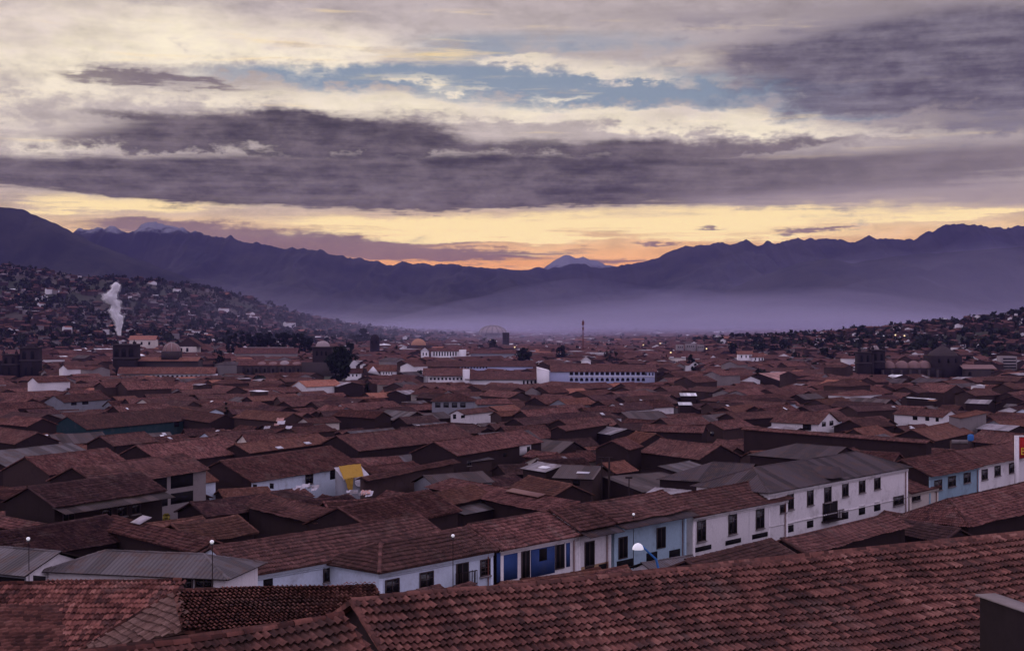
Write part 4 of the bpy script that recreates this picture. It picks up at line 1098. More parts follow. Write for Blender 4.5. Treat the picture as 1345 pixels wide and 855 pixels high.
# ------------------------------------------------------------------ landmarks further out
class LM:
    """landmark with a local frame measured in photo pixels at its own distance"""
    def __init__(s, name, label, cat, px, d, group=None):
        s.d = d; s.px = px; s.u = d / F
        x = (px - CX) * s.u; s.base = Gs(x, d); s.root = empty(name, (x, d, s.base)); tag(s.root, label, cat, group)
        s.ext = [9e9, -9e9, 9e9]
    def X(s, px): return (px - s.px) * s.u
    def Z(s, py): return CZ - (py - HY) / F * s.d - s.base
    def prot(s, x0, y0, x1, y1):
        PROT.append((x0, y0, x1, y1, s.d - 8))
        LMFP.append((min(s.X(x0), s.X(x1)) + s.root.location.x, max(s.X(x0), s.X(x1)) + s.root.location.x, s.d - 6, s.d + 28))
    def box(s, nm, mat, x0, x1, yt, yb=None, y0=0.0, y1=10.0, parent=None):
        m = MB(); m.box((s.X(x0), y0, s.Z(yb) if yb is not None else -4), (s.X(x1), y1, s.Z(yt))); return m.build(nm, mat, parent or s.root)
    def gable(s, nm, mat, x0, x1, yt, ye, y0=0, y1=10, along='x', parent=None, over=.5, dark=None, tri=None):
        """tiled gable roof; along x: ridge runs across the picture"""
        m = MB(); a, b2 = s.X(x0) - over, s.X(x1) + over; zr, ze = s.Z(yt), s.Z(ye)
        if along == 'x':
            ym = (y0 + y1) / 2
            roof_face(m, [(a, ym, zr), (b2, ym, zr), (b2, y0 - over, ze), (a, y0 - over, ze)], .3, .5, False)
            roof_face(m, [(b2, ym, zr), (a, ym, zr), (a, y1 + over, ze), (b2, y1 + over, ze)], .3, .5, False)
        else:
            xm = (a + b2) / 2
            roof_face(m, [(xm, y0 - over, zr), (xm, y1 + over, zr), (b2, y1 + over, ze), (b2, y0 - over, ze)], .3, .5, False)
            roof_face(m, [(xm, y1 + over, zr), (xm, y0 - over, zr), (a, y0 - over, ze), (a, y1 + over, ze)], .3, .5, False)
            g = MB(); g.quad((a + over, y0, ze), (b2 - over, y0, ze), (xm, y0, zr - .1)); g.build('gable', tri or 'white_far', s.root)
        return m.build(nm, mat, parent or s.root)
    def dome(s, nm, mat, cx, yt, yb, rpx, y=5.0, n=16, ribs=None, flat=1.0):
        r = rpx * s.u; h = s.Z(yt) - s.Z(yb); m = MB()
        m.lathe([(r * math.cos(a), h * math.sin(a)) for a in np.linspace(0, math.pi / 2 - .02, 8)], (s.X(cx), y, s.Z(yb)), n)
        o = m.build(nm, mat, s.root, True)
        if ribs:
            m = MB()
            for k in range(n // 2):
                q = 2 * math.pi * k / (n // 2) + .2
                m.tube([(s.X(cx) + r * 1.01 * math.cos(a) * math.cos(q), y + r * 1.01 * math.cos(a) * math.sin(q), s.Z(yb) + h * 1.01 * math.sin(a)) for a in np.linspace(0.02, math.pi / 2, 8)], r * .045, 5)
            m.build('ribs', ribs, o)
        return o
    def holes(s, xs, yt, yb, w, y=0.0, arch=False, mat='opening_panel', nm='opening_panel'):  # thin dark panels on the wall, painted as shaded recesses
        for x in xs:
            m = MB(); x0, x1 = s.X(x - w / 2), s.X(x + w / 2); zt, zb = s.Z(yt), s.Z(yb)
            if arch:
                r = (x1 - x0) / 2; n = 8; pts = [(x0, zb), (x1, zb)] + [((x0 + x1) / 2 + r * math.cos(a), zt - r + r * math.sin(a)) for a in np.linspace(0, math.pi, n)]
            else: pts = [(x0, zb), (x1, zb), (x1, zt), (x0, zt)]
            k = len(pts)
            m.add([(a, y - .06, z) for a, z in pts] + [(a, y + .02, z) for a, z in pts], [tuple(range(k)), tuple(range(2 * k - 1, k - 1, -1))] + [(i, i + k, (i + 1) % k + k, (i + 1) % k) for i in range(k)])
            m.build('arch' if arch else nm, mat, s.root)
LMFP = []

def belfry(L, x0, x1, yt, yb, y0, y1, dome=None, mat='stone_dark', n=2):
    """square stone tower with bell openings, cornices and a small dome"""
    L.box('tower', mat, x0, x1, yt, None, y0, y1)
    h = yb - yt; o = .5
    for f in (0.0, .42):
        m = MB(); m.box((L.X(x0) - o, y0 - o, L.Z(yt + h * f) - .3), (L.X(x1) + o, y1 + o, L.Z(yt + h * f) + .45)); m.build('cornice', 'stone', L.root)
    w = (x1 - x0)
    L.holes([x0 + w * (k + .5) / n for k in range(n)], yt + h * .1, yt + h * .36, w * .22, y0, True)
    for x in (x0 + 1.2, x1 - 1.2):
        m = MB(); m.lathe([(.9, 0), (1.0, 1.0), (.35, 1.8), (.03, 3.0)], (L.X(x), y0 + .9, L.Z(yt) + .4), 8); m.build('pinnacle', mat, L.root)
    if dome: L.dome('dome', dome, (x0 + x1) / 2, yt - h * .13, yt, w * .34, (y0 + y1) / 2)

# dark church at the picture edge
L = LM('church', 'dark stone church with two belfries, cut by the picture edge', 'church', 22, level(22, 497, 0))
L.box('nave', 'stone_dark', -40, 30, 474, None, 4, 22)
belfry(L, 3, 22, 466, 497, 0, 9, None)
belfry(L, 26, 48, 457, 497, 0, 10, 'stone_dark')
L.holes([12, 34, 42], 482, 492, 3.0, -.05, True)
L.gable('roof', 'tile_far', -40, 30, 466, 474, 4, 22)
L.prot(-5, 462, 48, 494)

# church with the square tower and ribbed dome
L = LM('church', 'dark square-towered church with a small white-ribbed dome, near the smoke', 'church', 200, level(200, 496, 0))
belfry(L, 148, 177, 453, 496, 0, 13, None, n=3)
L.box('nave', 'stone', 177, 256, 474, None, 8, 22)
L.gable('roof', 'tile_new_flat', 176, 256, 470, 474.5, 7, 23)
L.box('drum', 'stone', 207, 229, 462, 473, 9, 20)
L.dome('dome', 'vault_pink', 218, 451, 462, 11.5, 14.5, 16, ribs='dome_pale')
L.box('gallery', 'white_far', 156, 286, 491, None, -3, 0)
L.gable('lean_to', 'tile_orange_flat', 158, 284, 482, 490.5, -4.5, 3)
L.holes(np.arange(160, 284, 6.2), 492.5, 496, 3.4, -3, True)
L.prot(148, 452, 284, 494)
L = LM('building', 'pink-walled building beyond the square-towered church', 'building', 188, level(188, 462, 0))
L.box('wall', 'beige', 170, 203, 446, None, 0, 14); L.gable('roof', 'tile_new_flat', 169, 204, 441, 446.5, 0, 14); L.holes([178, 186, 196], 449, 453, 2.6); L.prot(170, 441, 204, 456)
L = LM('building', 'wide gabled building beyond the ribbed dome', 'building', 247, level(247, 468, 0))
L.box('wall', 'beige', 231, 258, 455, None, 0, 18); L.gable('roof', 'tile_orange_flat', 229, 266, 443, 455.5, 0, 18, 'y', tri='adobe_mid'); L.holes([238, 246], 457, 462, 3); L.prot(229, 443, 266, 462)

# church with the white dome on a stone drum
L = LM('church', 'long stone church with a white dome on a square drum, beside the tall dark tree', 'church', 400, level(400, 494, 0))
L.box('nave', 'stone', 310, 430, 480, None, 2, 16); L.box('transept', 'stone', 396, 436, 476, None, 0, 20)
L.gable('roof', 'tile_far', 312, 432, 474, 480.3, 2, 16)
L.box('drum', 'stone_dark', 409, 433, 457, None, 5, 17)
m = MB(); m.box((L.X(408), 4.4, L.Z(457.2)), (L.X(434), 17.6, L.Z(455.6))); m.build('cornice', 'stone', L.root)
L.dome('dome', 'dome_pale', 421, 448, 455.6, 9.5, 11)
L.holes([415, 421, 427], 461, 467, 2.6, 5, True)
for x in (342, 357, 372, 388): L.dome('vault', 'dome_pale' if x == 372 else 'vault_pink', x, 474 if x == 372 else 475.5, 480, 7.5, 6, 12)
for x in range(318, 400, 11): L.box('buttress', 'stone_dark', x, x + 2.2, 482, None, .6, 2)
L.holes(range(325, 400, 11), 484, 489, 2.6, 2, True)
L.prot(310, 449, 436, 490)
L = LM('building', 'long low building with a pale ridge in front of the dark conifer row', 'building', 345, level(345, 476, 0))
L.box('wall', 'concrete', 310, 388, 464, None, 0, 14); L.gable('roof', 'tile_far', 308, 390, 457, 464.5, 0, 14)
m = MB(); m.box((L.X(322), 6.6, L.Z(457) - .1), (L.X(384), 7.4, L.Z(456.2))); m.build('ridge_cap', 'dome_pale', L.root); L.prot(310, 457, 390, 468)

# round-topped dark tower
L = LM('tower', 'dark round-topped tower standing alone beyond the brown roofs', 'tower', 491.5, level(491.5, 468, 0))
m = MB(); r = 6.4 * L.u; m.lathe([(r, -3), (r, L.Z(448)), (r * .95, L.Z(445)), (r * .75, L.Z(441.8)), (r * .4, L.Z(439.8)), (.05, L.Z(439))], (0, 6, 0), 14); m.build('wall', 'stone_dark', L.root)
L.holes([488, 494], 447, 451, 2, 6 - r, True); L.prot(485, 440, 498, 462)
# orange dome
L = LM('domed_building', 'low building with a wide orange dome', 'building', 549, level(549, 462, 0))
L.box('wall', 'adobe_mid', 536, 566, 453.5, None, 0, 22); L.dome('dome', 'dome_orange', 549, 445, 454, 10, 10); L.prot(536, 445, 566, 458)
# white pilastered building with a little tower
L = LM('colonnaded_building', 'long white building with a row of pilasters and a pair of gabled ends', 'building', 584, level(584, 474, 0))
L.box('wall', 'white_far', 566, 603, 461, None, 1, 12); L.gable('roof', 'tile_far', 565, 604, 457, 461.3, 1, 12)
L.holes(np.arange(570, 602, 3.6), 462, 467.5, 1.7, 1)
L.box('tower', 'white_far', 603, 612, 459.5, None, 0, 9); L.box('gatehouse', 'white_far', 553, 563, 461, None, -1, 9); L.gable('gate_roof', 'tile_dark_flat', 552, 564, 456, 461.3, -1, 9, 'y')
L.holes([556, 560], 463, 467, 1.5, -1); L.prot(553, 456, 612, 469)
L = LM('warehouse', 'long pale grey warehouse beyond the pilastered building', 'warehouse', 650, level(650, 474, 0))
L.box('wall', 'grey_plaster', 618, 676, 464, None, 0, 14); L.gable('roof', 'tile_far', 617, 677, 460, 464.3, 0, 14); L.prot(618, 459, 676, 468)
# arena dome
L = LM('arena', 'arena with a large pale shallow dome far out on the valley floor', 'arena', 647, level(647, 446, 0))
L.box('wall', 'concrete', 629, 666, 437, None, 6, 30)
L.dome('dome', 'dome_pale', 647, 428, 437.5, 18, 20, 28, ribs='concrete'); L.prot(627, 425, 667, 440)
L = LM('tower_block', 'dark tower block near the pale arena dome', 'tower block', 665, level(665, 460, 0))
L.box('wall', 'stone_dark', 660, 669, 437, None, 0, 12)
for yy in (440, 443.5, 447): L.holes([662, 664.5, 667], yy, yy + 1.6, 1.3, 0)
L.prot(660, 437, 669, 452)
# lattice mast
L = LM('radio_mast', 'slim red and white radio mast', 'mast', 766, level(766, 470, 0))
w0, w1 = 2.2 * L.u, .9 * L.u; z1 = L.Z(420); nb = 13
def mp(k, f): w = w0 + (w1 - w0) * f; return np.array([(-w, w, w, -w)[k] * .5, (-w, -w, w, w)[k] * .5 + 2, z1 * f])
for k in range(4):
    m = MB(); m.tube([mp(k, 0) - (0, 0, 2), mp(k, 1)], .14, 6); m.build('leg', 'rust', L.root)
m = MB()
for i in range(nb):
    for k in range(4):
        m.tube([mp(k, i / nb), mp((k + 1) % 4, (i + 1) / nb)], .09, 4); m.tube([mp(k, i / nb), mp((k + 1) % 4, i / nb)], .09, 4)
m.build('bracing', 'rust', L.root)
m = MB(); m.lathe([(1.1, L.Z(427)), (1.1, L.Z(422))], (0, 2, 0), 10); m.lathe([(.8, L.Z(433)), (.8, L.Z(430))], (0, 2, 0), 10); m.build('antenna_drums', 'rust', L.root)
m = MB(); m.tube([(0, 2, z1), (0, 2, L.Z(417))], [.12, .05], 6); m.build('tip', 'steel_white', L.root)
L.prot(763, 420, 769, 460)

# arcaded cloister
L = LM('arcaded_building', 'long white-gabled building with two tiers of arches in lavender walls', 'building', 783, level(783, 507, 0))
L.box('wall', 'lavender', 722, 860, 488, None, 0, 16); L.gable('roof', 'tile_flat', 724, 862, 479.5, 488.3, 0, 16)
L.box('end_wall', 'white_far', 705.5, 721.5, 487, None, -1, 15)
m = MB(); m.add([(L.X(705.5), -1, L.Z(487)), (L.X(721.5), -1, L.Z(487)), (L.X(705.5), -1, L.Z(483)), (L.X(705.5), 15, L.Z(487)), (L.X(721.5), 15, L.Z(487)), (L.X(705.5), 15, L.Z(483))], [(0, 1, 2), (3, 5, 4), (0, 2, 5, 3), (1, 4, 5, 2)]); m.build('gable', 'white_far', L.root)
L.holes(np.arange(750.5, 846, 6.75), 486.3 + 1.2, 492.6, 4.6, 0, True)
L.holes(np.arange(750.5, 846, 6.75), 496.2, 500.5, 4.2, 0, True)
m = MB(); m.box((L.X(747), -.25, L.Z(495)), (L.X(860), 0, L.Z(494))); m.build('string_course', 'white_far', L.root)
L.holes([848.5, 853, 857.5], 489.5, 493, 1.6, 0)
L.prot(706, 479, 862, 502)
L = LM('cloister', 'long low cloister with a white wall and tiled wings beside the arcades', 'building', 640, level(640, 506, 0))
L.box('wall', 'white_far', 562, 610, 495, None, 0, 10); L.gable('roof', 'tile_flat', 556, 612, 484, 493.5, -1, 14)
L.box('wing_wall', 'white_far', 612, 702, 499, None, -2, 10); L.gable('wing_roof', 'tile_flat', 612, 704, 488.5, 498, -3, 12)
L.box('chimney_block', 'white_far', 608, 617, 485, None, -3, 2)
L.holes(range(566, 608, 5), 496, 499, 2.6, 0)
L.holes(range(688, 704, 5), 499.5, 505, 2.4, -2)
L.prot(558, 484, 703, 503)
L = LM('roofed_wing', 'long tile-roofed wing with a dotted gallery behind the cloister', 'building', 640, level(640, 497, 0))
L.box('wall', 'lavender', 604, 700, 482, None, 0, 12); L.gable('roof', 'tile_flat', 560, 702, 474.5, 481.5, 0, 14); L.holes(range(607, 640, 4), 481.8, 483.8, 2, 0, True); L.prot(560, 475, 702, 484)

# vaulted church with two dark towers
L = LM('church', 'dark church with twin belfries and a row of pink barrel vaults', 'church', 1190, level(1190, 500, 0))
belfry(L, 1128, 1144, 463, 497, 0, 9, None)
belfry(L, 1148, 1165, 460.5, 497, 4, 13, None)
L.box('facade', 'stone_dark', 1142, 1150, 466, None, 3, 9)
L.dome('dome', 'dome_pale', 1154.5, 454, 460, 6, 9, 14, ribs='stone')
L.box('nave', 'stone_dark', 1150, 1240, 484, None, 4, 20)
for x in (1158, 1174, 1192, 1208, 1222):
    m = MB(); r = 9.5 * L.u; m.lathe([(r * math.cos(a), 4.2 * math.sin(a)) for a in np.linspace(0, math.pi / 2 - .02, 7)], (L.X(x), 12, L.Z(484) - .05), 16); m.build('vault', 'vault_pink', L.root, True)
for x in range(1160, 1240, 12): L.box('buttress', 'stone', x, x + 3, 486, None, 2.4, 4)
L.box('crossing', 'stone_dark', 1230, 1268, 468, None, 6, 26)
m = MB(); m.lathe([(21 * L.u, L.Z(468) - .02), (18 * L.u, L.Z(464)), (9 * L.u, L.Z(458.5)), (1.6 * L.u, L.Z(454.5)), (.05, L.Z(453))], (L.X(1249), 16, 0), 8); m.build('roof', 'stone', L.root)
L.holes([1238, 1250, 1260], 471, 477, 3, 6, True)
L.prot(1128, 455, 1268, 492)
L = LM('building', 'stone building with a pale flat roof beside the vaulted church', 'building', 1290, level(1290, 500, 0))
L.box('wall', 'stone', 1268, 1306, 484, None, 0, 14); L.gable('roof', 'vault_pink', 1266, 1308, 479.5, 484.3, 0, 14); L.holes([1274], 488, 493, 4, 0, True); L.prot(1268, 480, 1306, 495)
L = LM('building', 'white block banded with dark window strips, near the picture edge', 'building', 1325, level(1325, 488, 0))
L.box('wall', 'concrete', 1316, 1336, 468, None, 0, 10)
for yy in (470.5, 474.5, 478.5, 482): L.holes([1326], yy, yy + 1.7, 17, 0)
L.prot(1316, 468, 1336, 484)
# houses among trees
L = LM('villa', 'white-walled villa with stepped orange roofs beyond the brown roofs', 'building', 988, level(988, 478, 0))
L.box('wall', 'white_far', 970, 988, 465, None, 0, 8); L.gable('roof', 'tile_new_flat', 969, 989, 461, 465.3, 0, 8)
L.box('wing', 'white_far', 988, 1003, 469, None, -1, 8); L.gable('wing_roof', 'tile_orange_flat', 987, 1004, 463.5, 469.2, -1, 8); L.holes([974, 980, 985], 466.5, 470, 1.6); L.holes([992, 997, 1001], 470, 473, 1.6, -1); L.prot(969, 461, 1004, 474)
L = LM('apartment_row', 'row of pale apartment blocks among dark trees', 'building', 905, level(905, 466, 0))
for a, b2, t in ((889, 898, 453), (901, 914, 452), (916, 925, 453)):
    L.box('block', 'concrete', a, b2, t, None, 0, 10); L.holes(np.arange(a + 2, b2 - 1, 2.6), t + 2, t + 4, 1.1)
L.prot(889, 451, 925, 461)
L = LM('low_hall', 'low hall with two white end walls in front of the apartment blocks', 'building', 890, level(890, 480, 0))
L.box('wall', 'beige', 880, 901, 470, None, 0, 10); L.gable('roof', 'tile_far', 877, 903, 464, 469.5, 0, 10); L.box('white_end', 'white_far', 879.5, 885, 468.5, 471, -.3, 0); L.box('white_end', 'white_far', 895, 900.5, 468.5, 471, -.3, 0); L.prot(879, 464, 901, 474)
L = LM('pavilion', 'small white pavilion at the foot of the radio mast', 'building', 769, level(769, 482, 0))
L.box('wall', 'white_far', 764, 776, 474, None, 0, 6); L.gable('roof', 'dome_pale', 763, 777, 468.5, 474.2, 0, 6, 'y'); L.prot(763, 468, 777, 477)
L = LM('white_house', 'white house with a stepped gable and four dark windows', 'building', 512, level(512, 499, 0))
L.box('wall', 'white_far', 500, 521, 487.5, None, 0, 8); L.gable('roof', 'tile_orange_flat', 483, 523, 479.5, 487.5, 0, 11); L.holes([504, 507.5, 511, 514.5], 488.5, 491.5, 1.4)
m = MB(); m.add([(L.X(483), -.7, L.Z(489)), (L.X(500), -.7, L.Z(493)), (L.X(490), -.7, L.Z(481)), (L.X(483), .6, L.Z(489)), (L.X(500), .6, L.Z(493)), (L.X(490), .6, L.Z(481))], [(0, 1, 2), (3, 5, 4), (0, 2, 5, 3), (2, 1, 4, 5), (1, 0, 3, 4)]); m.build('gable', 'white_far', L.root); L.prot(483, 479, 521, 493)
L = LM('white_house', 'little white house with three windows at the foot of the tall dark tree', 'building', 464, level(464, 500, 0))
L.box('wall', 'white_far', 454, 473, 490, None, 0, 7); L.gable('roof', 'tile_flat', 452, 475, 484, 490.3, 0, 7); L.holes([458.5, 463.5, 468.5], 491.3, 494.5, 1.8); L.prot(454, 484, 473, 496)

# ------------------------------------------------------------------ trees
def crown_cloud(mb, cx, cy, z0, z1, rad, shape, n, leaf, sd):
    """leaf clumps spread through an uneven crown"""
    rr = np.random.default_rng(sd); k = 0
    cl = []
    for i in range(22):
        f = rr.random(); a = rr.random() * 6.28
        prof = {'round': math.sqrt(max(.02, 1 - (2 * f - .9) ** 2)), 'cone': (1 - f) * .95 + .1, 'col': .5 + .45 * math.sin(math.pi * (0.15 + .8 * f))}[shape]
        q = rad * prof * rr.random() ** .5 * .85
        cl.append((cx + q * math.cos(a), cy + q * math.sin(a), z0 + (z1 - z0) * f, rad * (.24 + .22 * rr.random()) * (.6 if shape == 'cone' else 1)))
    ci = rr.integers(0, len(cl), n)
    c = np.array(cl)[ci]
    v = rr.normal(size=(n, 3)); v /= np.linalg.norm(v, axis=1)[:, None]
    pos = c[:, :3] + v * (c[:, 3] * rr.random(n) ** .4)[:, None] * np.array([1, 1, .8])
    pos[:, 2] = np.minimum(pos[:, 2], z1 + leaf)
    a = rr.normal(size=(n, 3)); a /= np.linalg.norm(a, axis=1)[:, None]
    b2 = np.cross(a, rr.normal(size=(n, 3))); b2 /= np.linalg.norm(b2, axis=1)[:, None]
    s = leaf * (.6 + .8 * rr.random(n))[:, None]
    V = np.stack([pos - a * s - b2 * s * .6, pos + a * s - b2 * s * .6, pos + a * s * .7 + b2 * s * .6, pos - a * s * .7 + b2 * s * .6], 1)
    f = np.arange(4 * n).reshape(n, 4)
    mb.add(V.reshape(-1, 3), f)

def tree(label, px, yb, yt, wpx, shape='round', leaf='leaf_dark', name='tree', cat='tree', group=None, H=0.0, trunk=.22, n=520, sd=None, d=None):
    d = d or level(px, yb, H); u = d / F; p = at(px, yb, d); b0 = Gs(p[0], d)
    h = CZ - (yt - HY) / F * d - b0; r = wpx * u / 2
    root = empty(name, (p[0], d, b0)); tag(root, label, cat, group); sd = sd or int(px * 7 + yt)
    zb = h * trunk if shape != 'cone' else h * .1
    m = MB(); m.tube([(0, 0, -1), (.1 * r, 0, zb), (.05 * r, .05 * r, h * .6), (0, 0, h * .9)], [r * .13, r * .10, r * .06, r * .015], 7)
    rr = np.random.default_rng(sd)
    for k in range(5):
        a = rr.random() * 6.28; z = zb + (h - zb) * (.1 + .12 * k); m.tube([(0, 0, z), (r * .35 * math.cos(a), r * .35 * math.sin(a), z + h * .08), (r * .7 * math.cos(a), r * .7 * math.sin(a), z + h * .14)], [r * .05, r * .035, r * .01], 5)
    m.build('trunk', 'bark', root)
    m = MB(); crown_cloud(m, 0, 0, zb * .9, h, r, shape, n, max(.22, r * .13), sd); m.build('crown', leaf, root)
    PROT.append((px - wpx / 2, yt, px + wpx / 2, yb - 4, d - 5))
    return root

cg = 'row of dark conifers beyond the long low building'
row = [(300, 434, 13), (309, 439, 12), (318, 437, 12), (328, 441, 12), (337, 438, 13), (346, 440, 12), (355, 438, 13), (364, 440, 12), (374, 437, 14), (383, 441, 12), (392, 439, 13), (401, 442, 12), (408, 445, 10)]
names = ['tallest conifer at the end of the dark row nearest the ribbed dome', 'low conifer second in the dark row, counted from its tallest tree', 'conifer third in the dark row, counted from its tallest tree', 'conifer fourth in the dark row, counted from its tallest tree',
         'conifer fifth in the dark row, counted from its tallest tree', 'conifer sixth in the dark row, counted from its tallest tree', 'conifer midway along the dark row, seven trees from either end', 'conifer sixth in the dark row, counted from the white dome end', 'broad conifer fifth in the dark row, counted from the white dome end',
         'conifer fourth in the dark row, counted from the white dome end', 'conifer third in the dark row, counted from the white dome end', 'conifer second in the dark row, counted from the white dome end', 'lowest conifer closing the dark row beside the white dome']
for (px, yt, w), lb in zip(row, names): tree(lb, px, 466, yt, w * 1.4, 'col' if px % 3 else 'cone', name='conifer_tree', group=cg, trunk=.08, n=1300, d=1250)
tree('tall dense dark tree between the stone church and the little white house', 446, 502, 459, 34, 'round', trunk=.1, n=2400)
tree('dark narrow tree behind the tall dense tree', 462, 486, 452, 17, 'col', n=1100)
tree('round dark bush among brown roofs near the bluish sheet roofs', 488, 514, 502, 22, 'round', 'leaf_dark', trunk=.05, n=700, name='bush', cat='bush', H=1)
tree('dark tree beside the gallery of the ribbed-dome church', 289, 492, 462, 17, 'round', trunk=.1, n=600)
tree('dense pyramid-shaped dark tree alone among the brown roofs', 908, 492, 465, 19, 'cone', n=1000, name='conifer_tree')
for px, lb in ((796, 'first of three narrow dark trees together, the one nearest the radio mast'), (802, 'middle one of three narrow dark trees standing together'), (809, 'last of three narrow dark trees together, the one away from the mast')):
    tree(lb, px, 482, 460 + (px % 3), 8, 'col', n=300, group='three narrow dark trees')
tree('broad dark tree beside the radio mast', 737, 474, 455, 16, 'round', n=450)
tree('round dark tree in front of the tower block', 648, 464, 446, 15, 'round', n=450)
tree('dark tree cluster between the warehouse and the radio mast', 688, 478, 459, 22, 'round', n=600)
tree('pointed dark tree behind the apartment blocks', 852, 460, 447, 9, 'cone', n=300)
tree('dark bushy tree beside the pale villa', 962, 470, 450, 16, 'round', n=500)
tree('slim dark tree just behind the pale villa', 973, 466, 449, 6, 'col', n=250)
tree('wide low dark tree beyond the villa roofs', 1000, 466, 452, 22, 'round', n=500)
tree('dark round tree at the foot of the wooded slope', 1083, 474, 459, 20, 'round', n=550)
tree('dark bushy tree against the crossing of the vaulted church', 1243, 499, 480, 19, 'round', n=600)
tree('dark low tree beyond the tower at the valley edge', 478, 452, 433, 20, 'round', n=450)
tree('round dark bush between brown gables', 470, 566, 546, 28, 'round', 'leaf_dark', trunk=.05, n=900, name='bush', cat='bush', H=2.5)
tree('small pointed conifer among the brown roofs', 297, 562, 529, 8, 'cone', n=420, name='conifer_tree', H=1)
tree('yellow-green shrub in a courtyard below the open galleries', 217, 688, 671, 17, 'round', 'leaf_yellow', trunk=.05, n=600, name='shrub', cat='shrub', H=2.2)
tree('lone far tree on the rise beyond the valley floor', 836, 438, 430, 5, 'round', n=160, d=3400)

# ------------------------------------------------------------------ white smoke
d = level(157, 447, 1.0)
pth = [(157, 446, 1.4), (157.5, 440, 2.6), (156, 432, 3.8), (157, 424, 4.8), (153, 416, 6.4), (149, 409, 7.6), (151, 402, 6.6), (147, 395, 8.0), (146, 388, 9.0), (150, 381, 8.0), (153, 375, 5.4), (153, 370, 2.0)]
pt = []
for i in range(len(pth) - 1):
    for t in np.linspace(0, 1, 6)[:-1]: pt.append(np.array(pth[i]) * (1 - t) + np.array(pth[i + 1]) * t)
n = 30; u = d / F
def plume(k_r, amp, sd):
    V = []
    for i, (px, py, r) in enumerate(pt):
        c = at(px, py, d)
        for k in range(n):
            a = 2 * math.pi * k / n; q = k_r * r * u * (1 + amp * float(fbm(i * .26 + sd, 1.7 * math.cos(a) + 5 + 1.1 * math.sin(a), 3, 4)))
            V.append(c + np.array([math.cos(a) * q, math.sin(a) * q, .4 * q * float(fbm(i * .4, a, 8, 3))]))
    Fc = [(i * n + k, i * n + (k + 1) % n, (i + 1) * n + (k + 1) % n, (i + 1) * n + k) for i in range(len(pt) - 1) for k in range(n)]
    return V, Fc + [tuple(range(n))[::-1], tuple((len(pt) - 1) * n + k for k in range(n))]
m = MB(); m.add(*plume(1.15, .95, 3), mat=0); m.add(*plume(.80, .95, 3), mat=1)
mt = bpy.data.materials.new('smoke_soft'); mt.use_nodes = True; nt = NT(mt.node_tree); nt.n.clear()
out = nt.node('ShaderNodeOutputMaterial'); v = nt.node('ShaderNodeVolumePrincipled'); geo = nt.node('ShaderNodeNewGeometry')
tcs = nt.node('ShaderNodeTexCoord'); nzs = nt.noise(tcs.outputs['Object'], .16, 6, .68)
nt.put(v.inputs['Density'], nt.mr(nzs, .42, .62, 0.0, .22)); v.inputs['Color'].default_value = (.99, .98, .99, 1)
nt.l.new(v.outputs[0], out.inputs['Volume']); MAT['smoke_soft'] = mt
nt, b = new_mat('smoke_white', 1.0, 0.0); b.inputs['Base Color'].default_value = (.97, .96, .97, 1)
tr = nt.node('ShaderNodeBsdfTranslucent'); tr.inputs[0].default_value = (.98, .97, .98, 1)
mx = nt.node('ShaderNodeMixShader'); nt.put(mx.inputs[0], .45); nt.l.new(b.outputs[0], mx.inputs[1]); nt.l.new(tr.outputs[0], mx.inputs[2])
nt.l.new(mx.outputs[0], nt.n['Material Output'].inputs[0])
o = m.build('smoke', ['smoke_soft', 'smoke_white'], smooth=True)
tag(o, 'column of thick white smoke rising before the wooded slope', 'smoke', kind='stuff')
# ------------------------------------------------------------------ filling the town: individual houses first
def sat(a, b):
    for P in (a, b):
        for i in range(4):
            e = P[(i + 1) % 4] - P[i]; n = np.array([-e[1], e[0]])
            pa = a @ n; pb = b @ n
            if pa.max() <= pb.min() or pb.max() <= pa.min(): return False
    return True

def shrink(fp, k):
    c = fp.mean(0); e = fp - c
    L = np.linalg.norm(e, axis=1)[:, None]
    return c + e * np.maximum(.2, (L - k) / L)

grid = {}
CELL = 25.0
def put_fp(fp):
    for gx in range(int(fp[:, 0].min() // CELL), int(fp[:, 0].max() // CELL) + 1):
        for gy in range(int(fp[:, 1].min() // CELL), int(fp[:, 1].max() // CELL) + 1):
            grid.setdefault((gx, gy), []).append(fp)
def free(fp):
    for gx in range(int(fp[:, 0].min() // CELL), int(fp[:, 0].max() // CELL) + 1):
        for gy in range(int(fp[:, 1].min() // CELL), int(fp[:, 1].max() // CELL) + 1):
            for q in grid.get((gx, gy), ()):
                if sat(fp, q): return False
    return True
for h in HOUSES: put_fp(shrink(h['fp'], 1.0))
HAND = list(HOUSES)

def protected(fp, zr, d, z_e):
    xs = CX + F * fp[:, 0] / fp[:, 1]
    x0, x1 = xs.min(), xs.max()
    y0 = HY + F * (CZ - zr) / max(5, d); dn = fp[:, 1].min()
    for a, b, c2, e2, pd in PROT:
        if dn < pd and x1 > a and x0 < c2 and y0 < e2: 
            return True
    return False

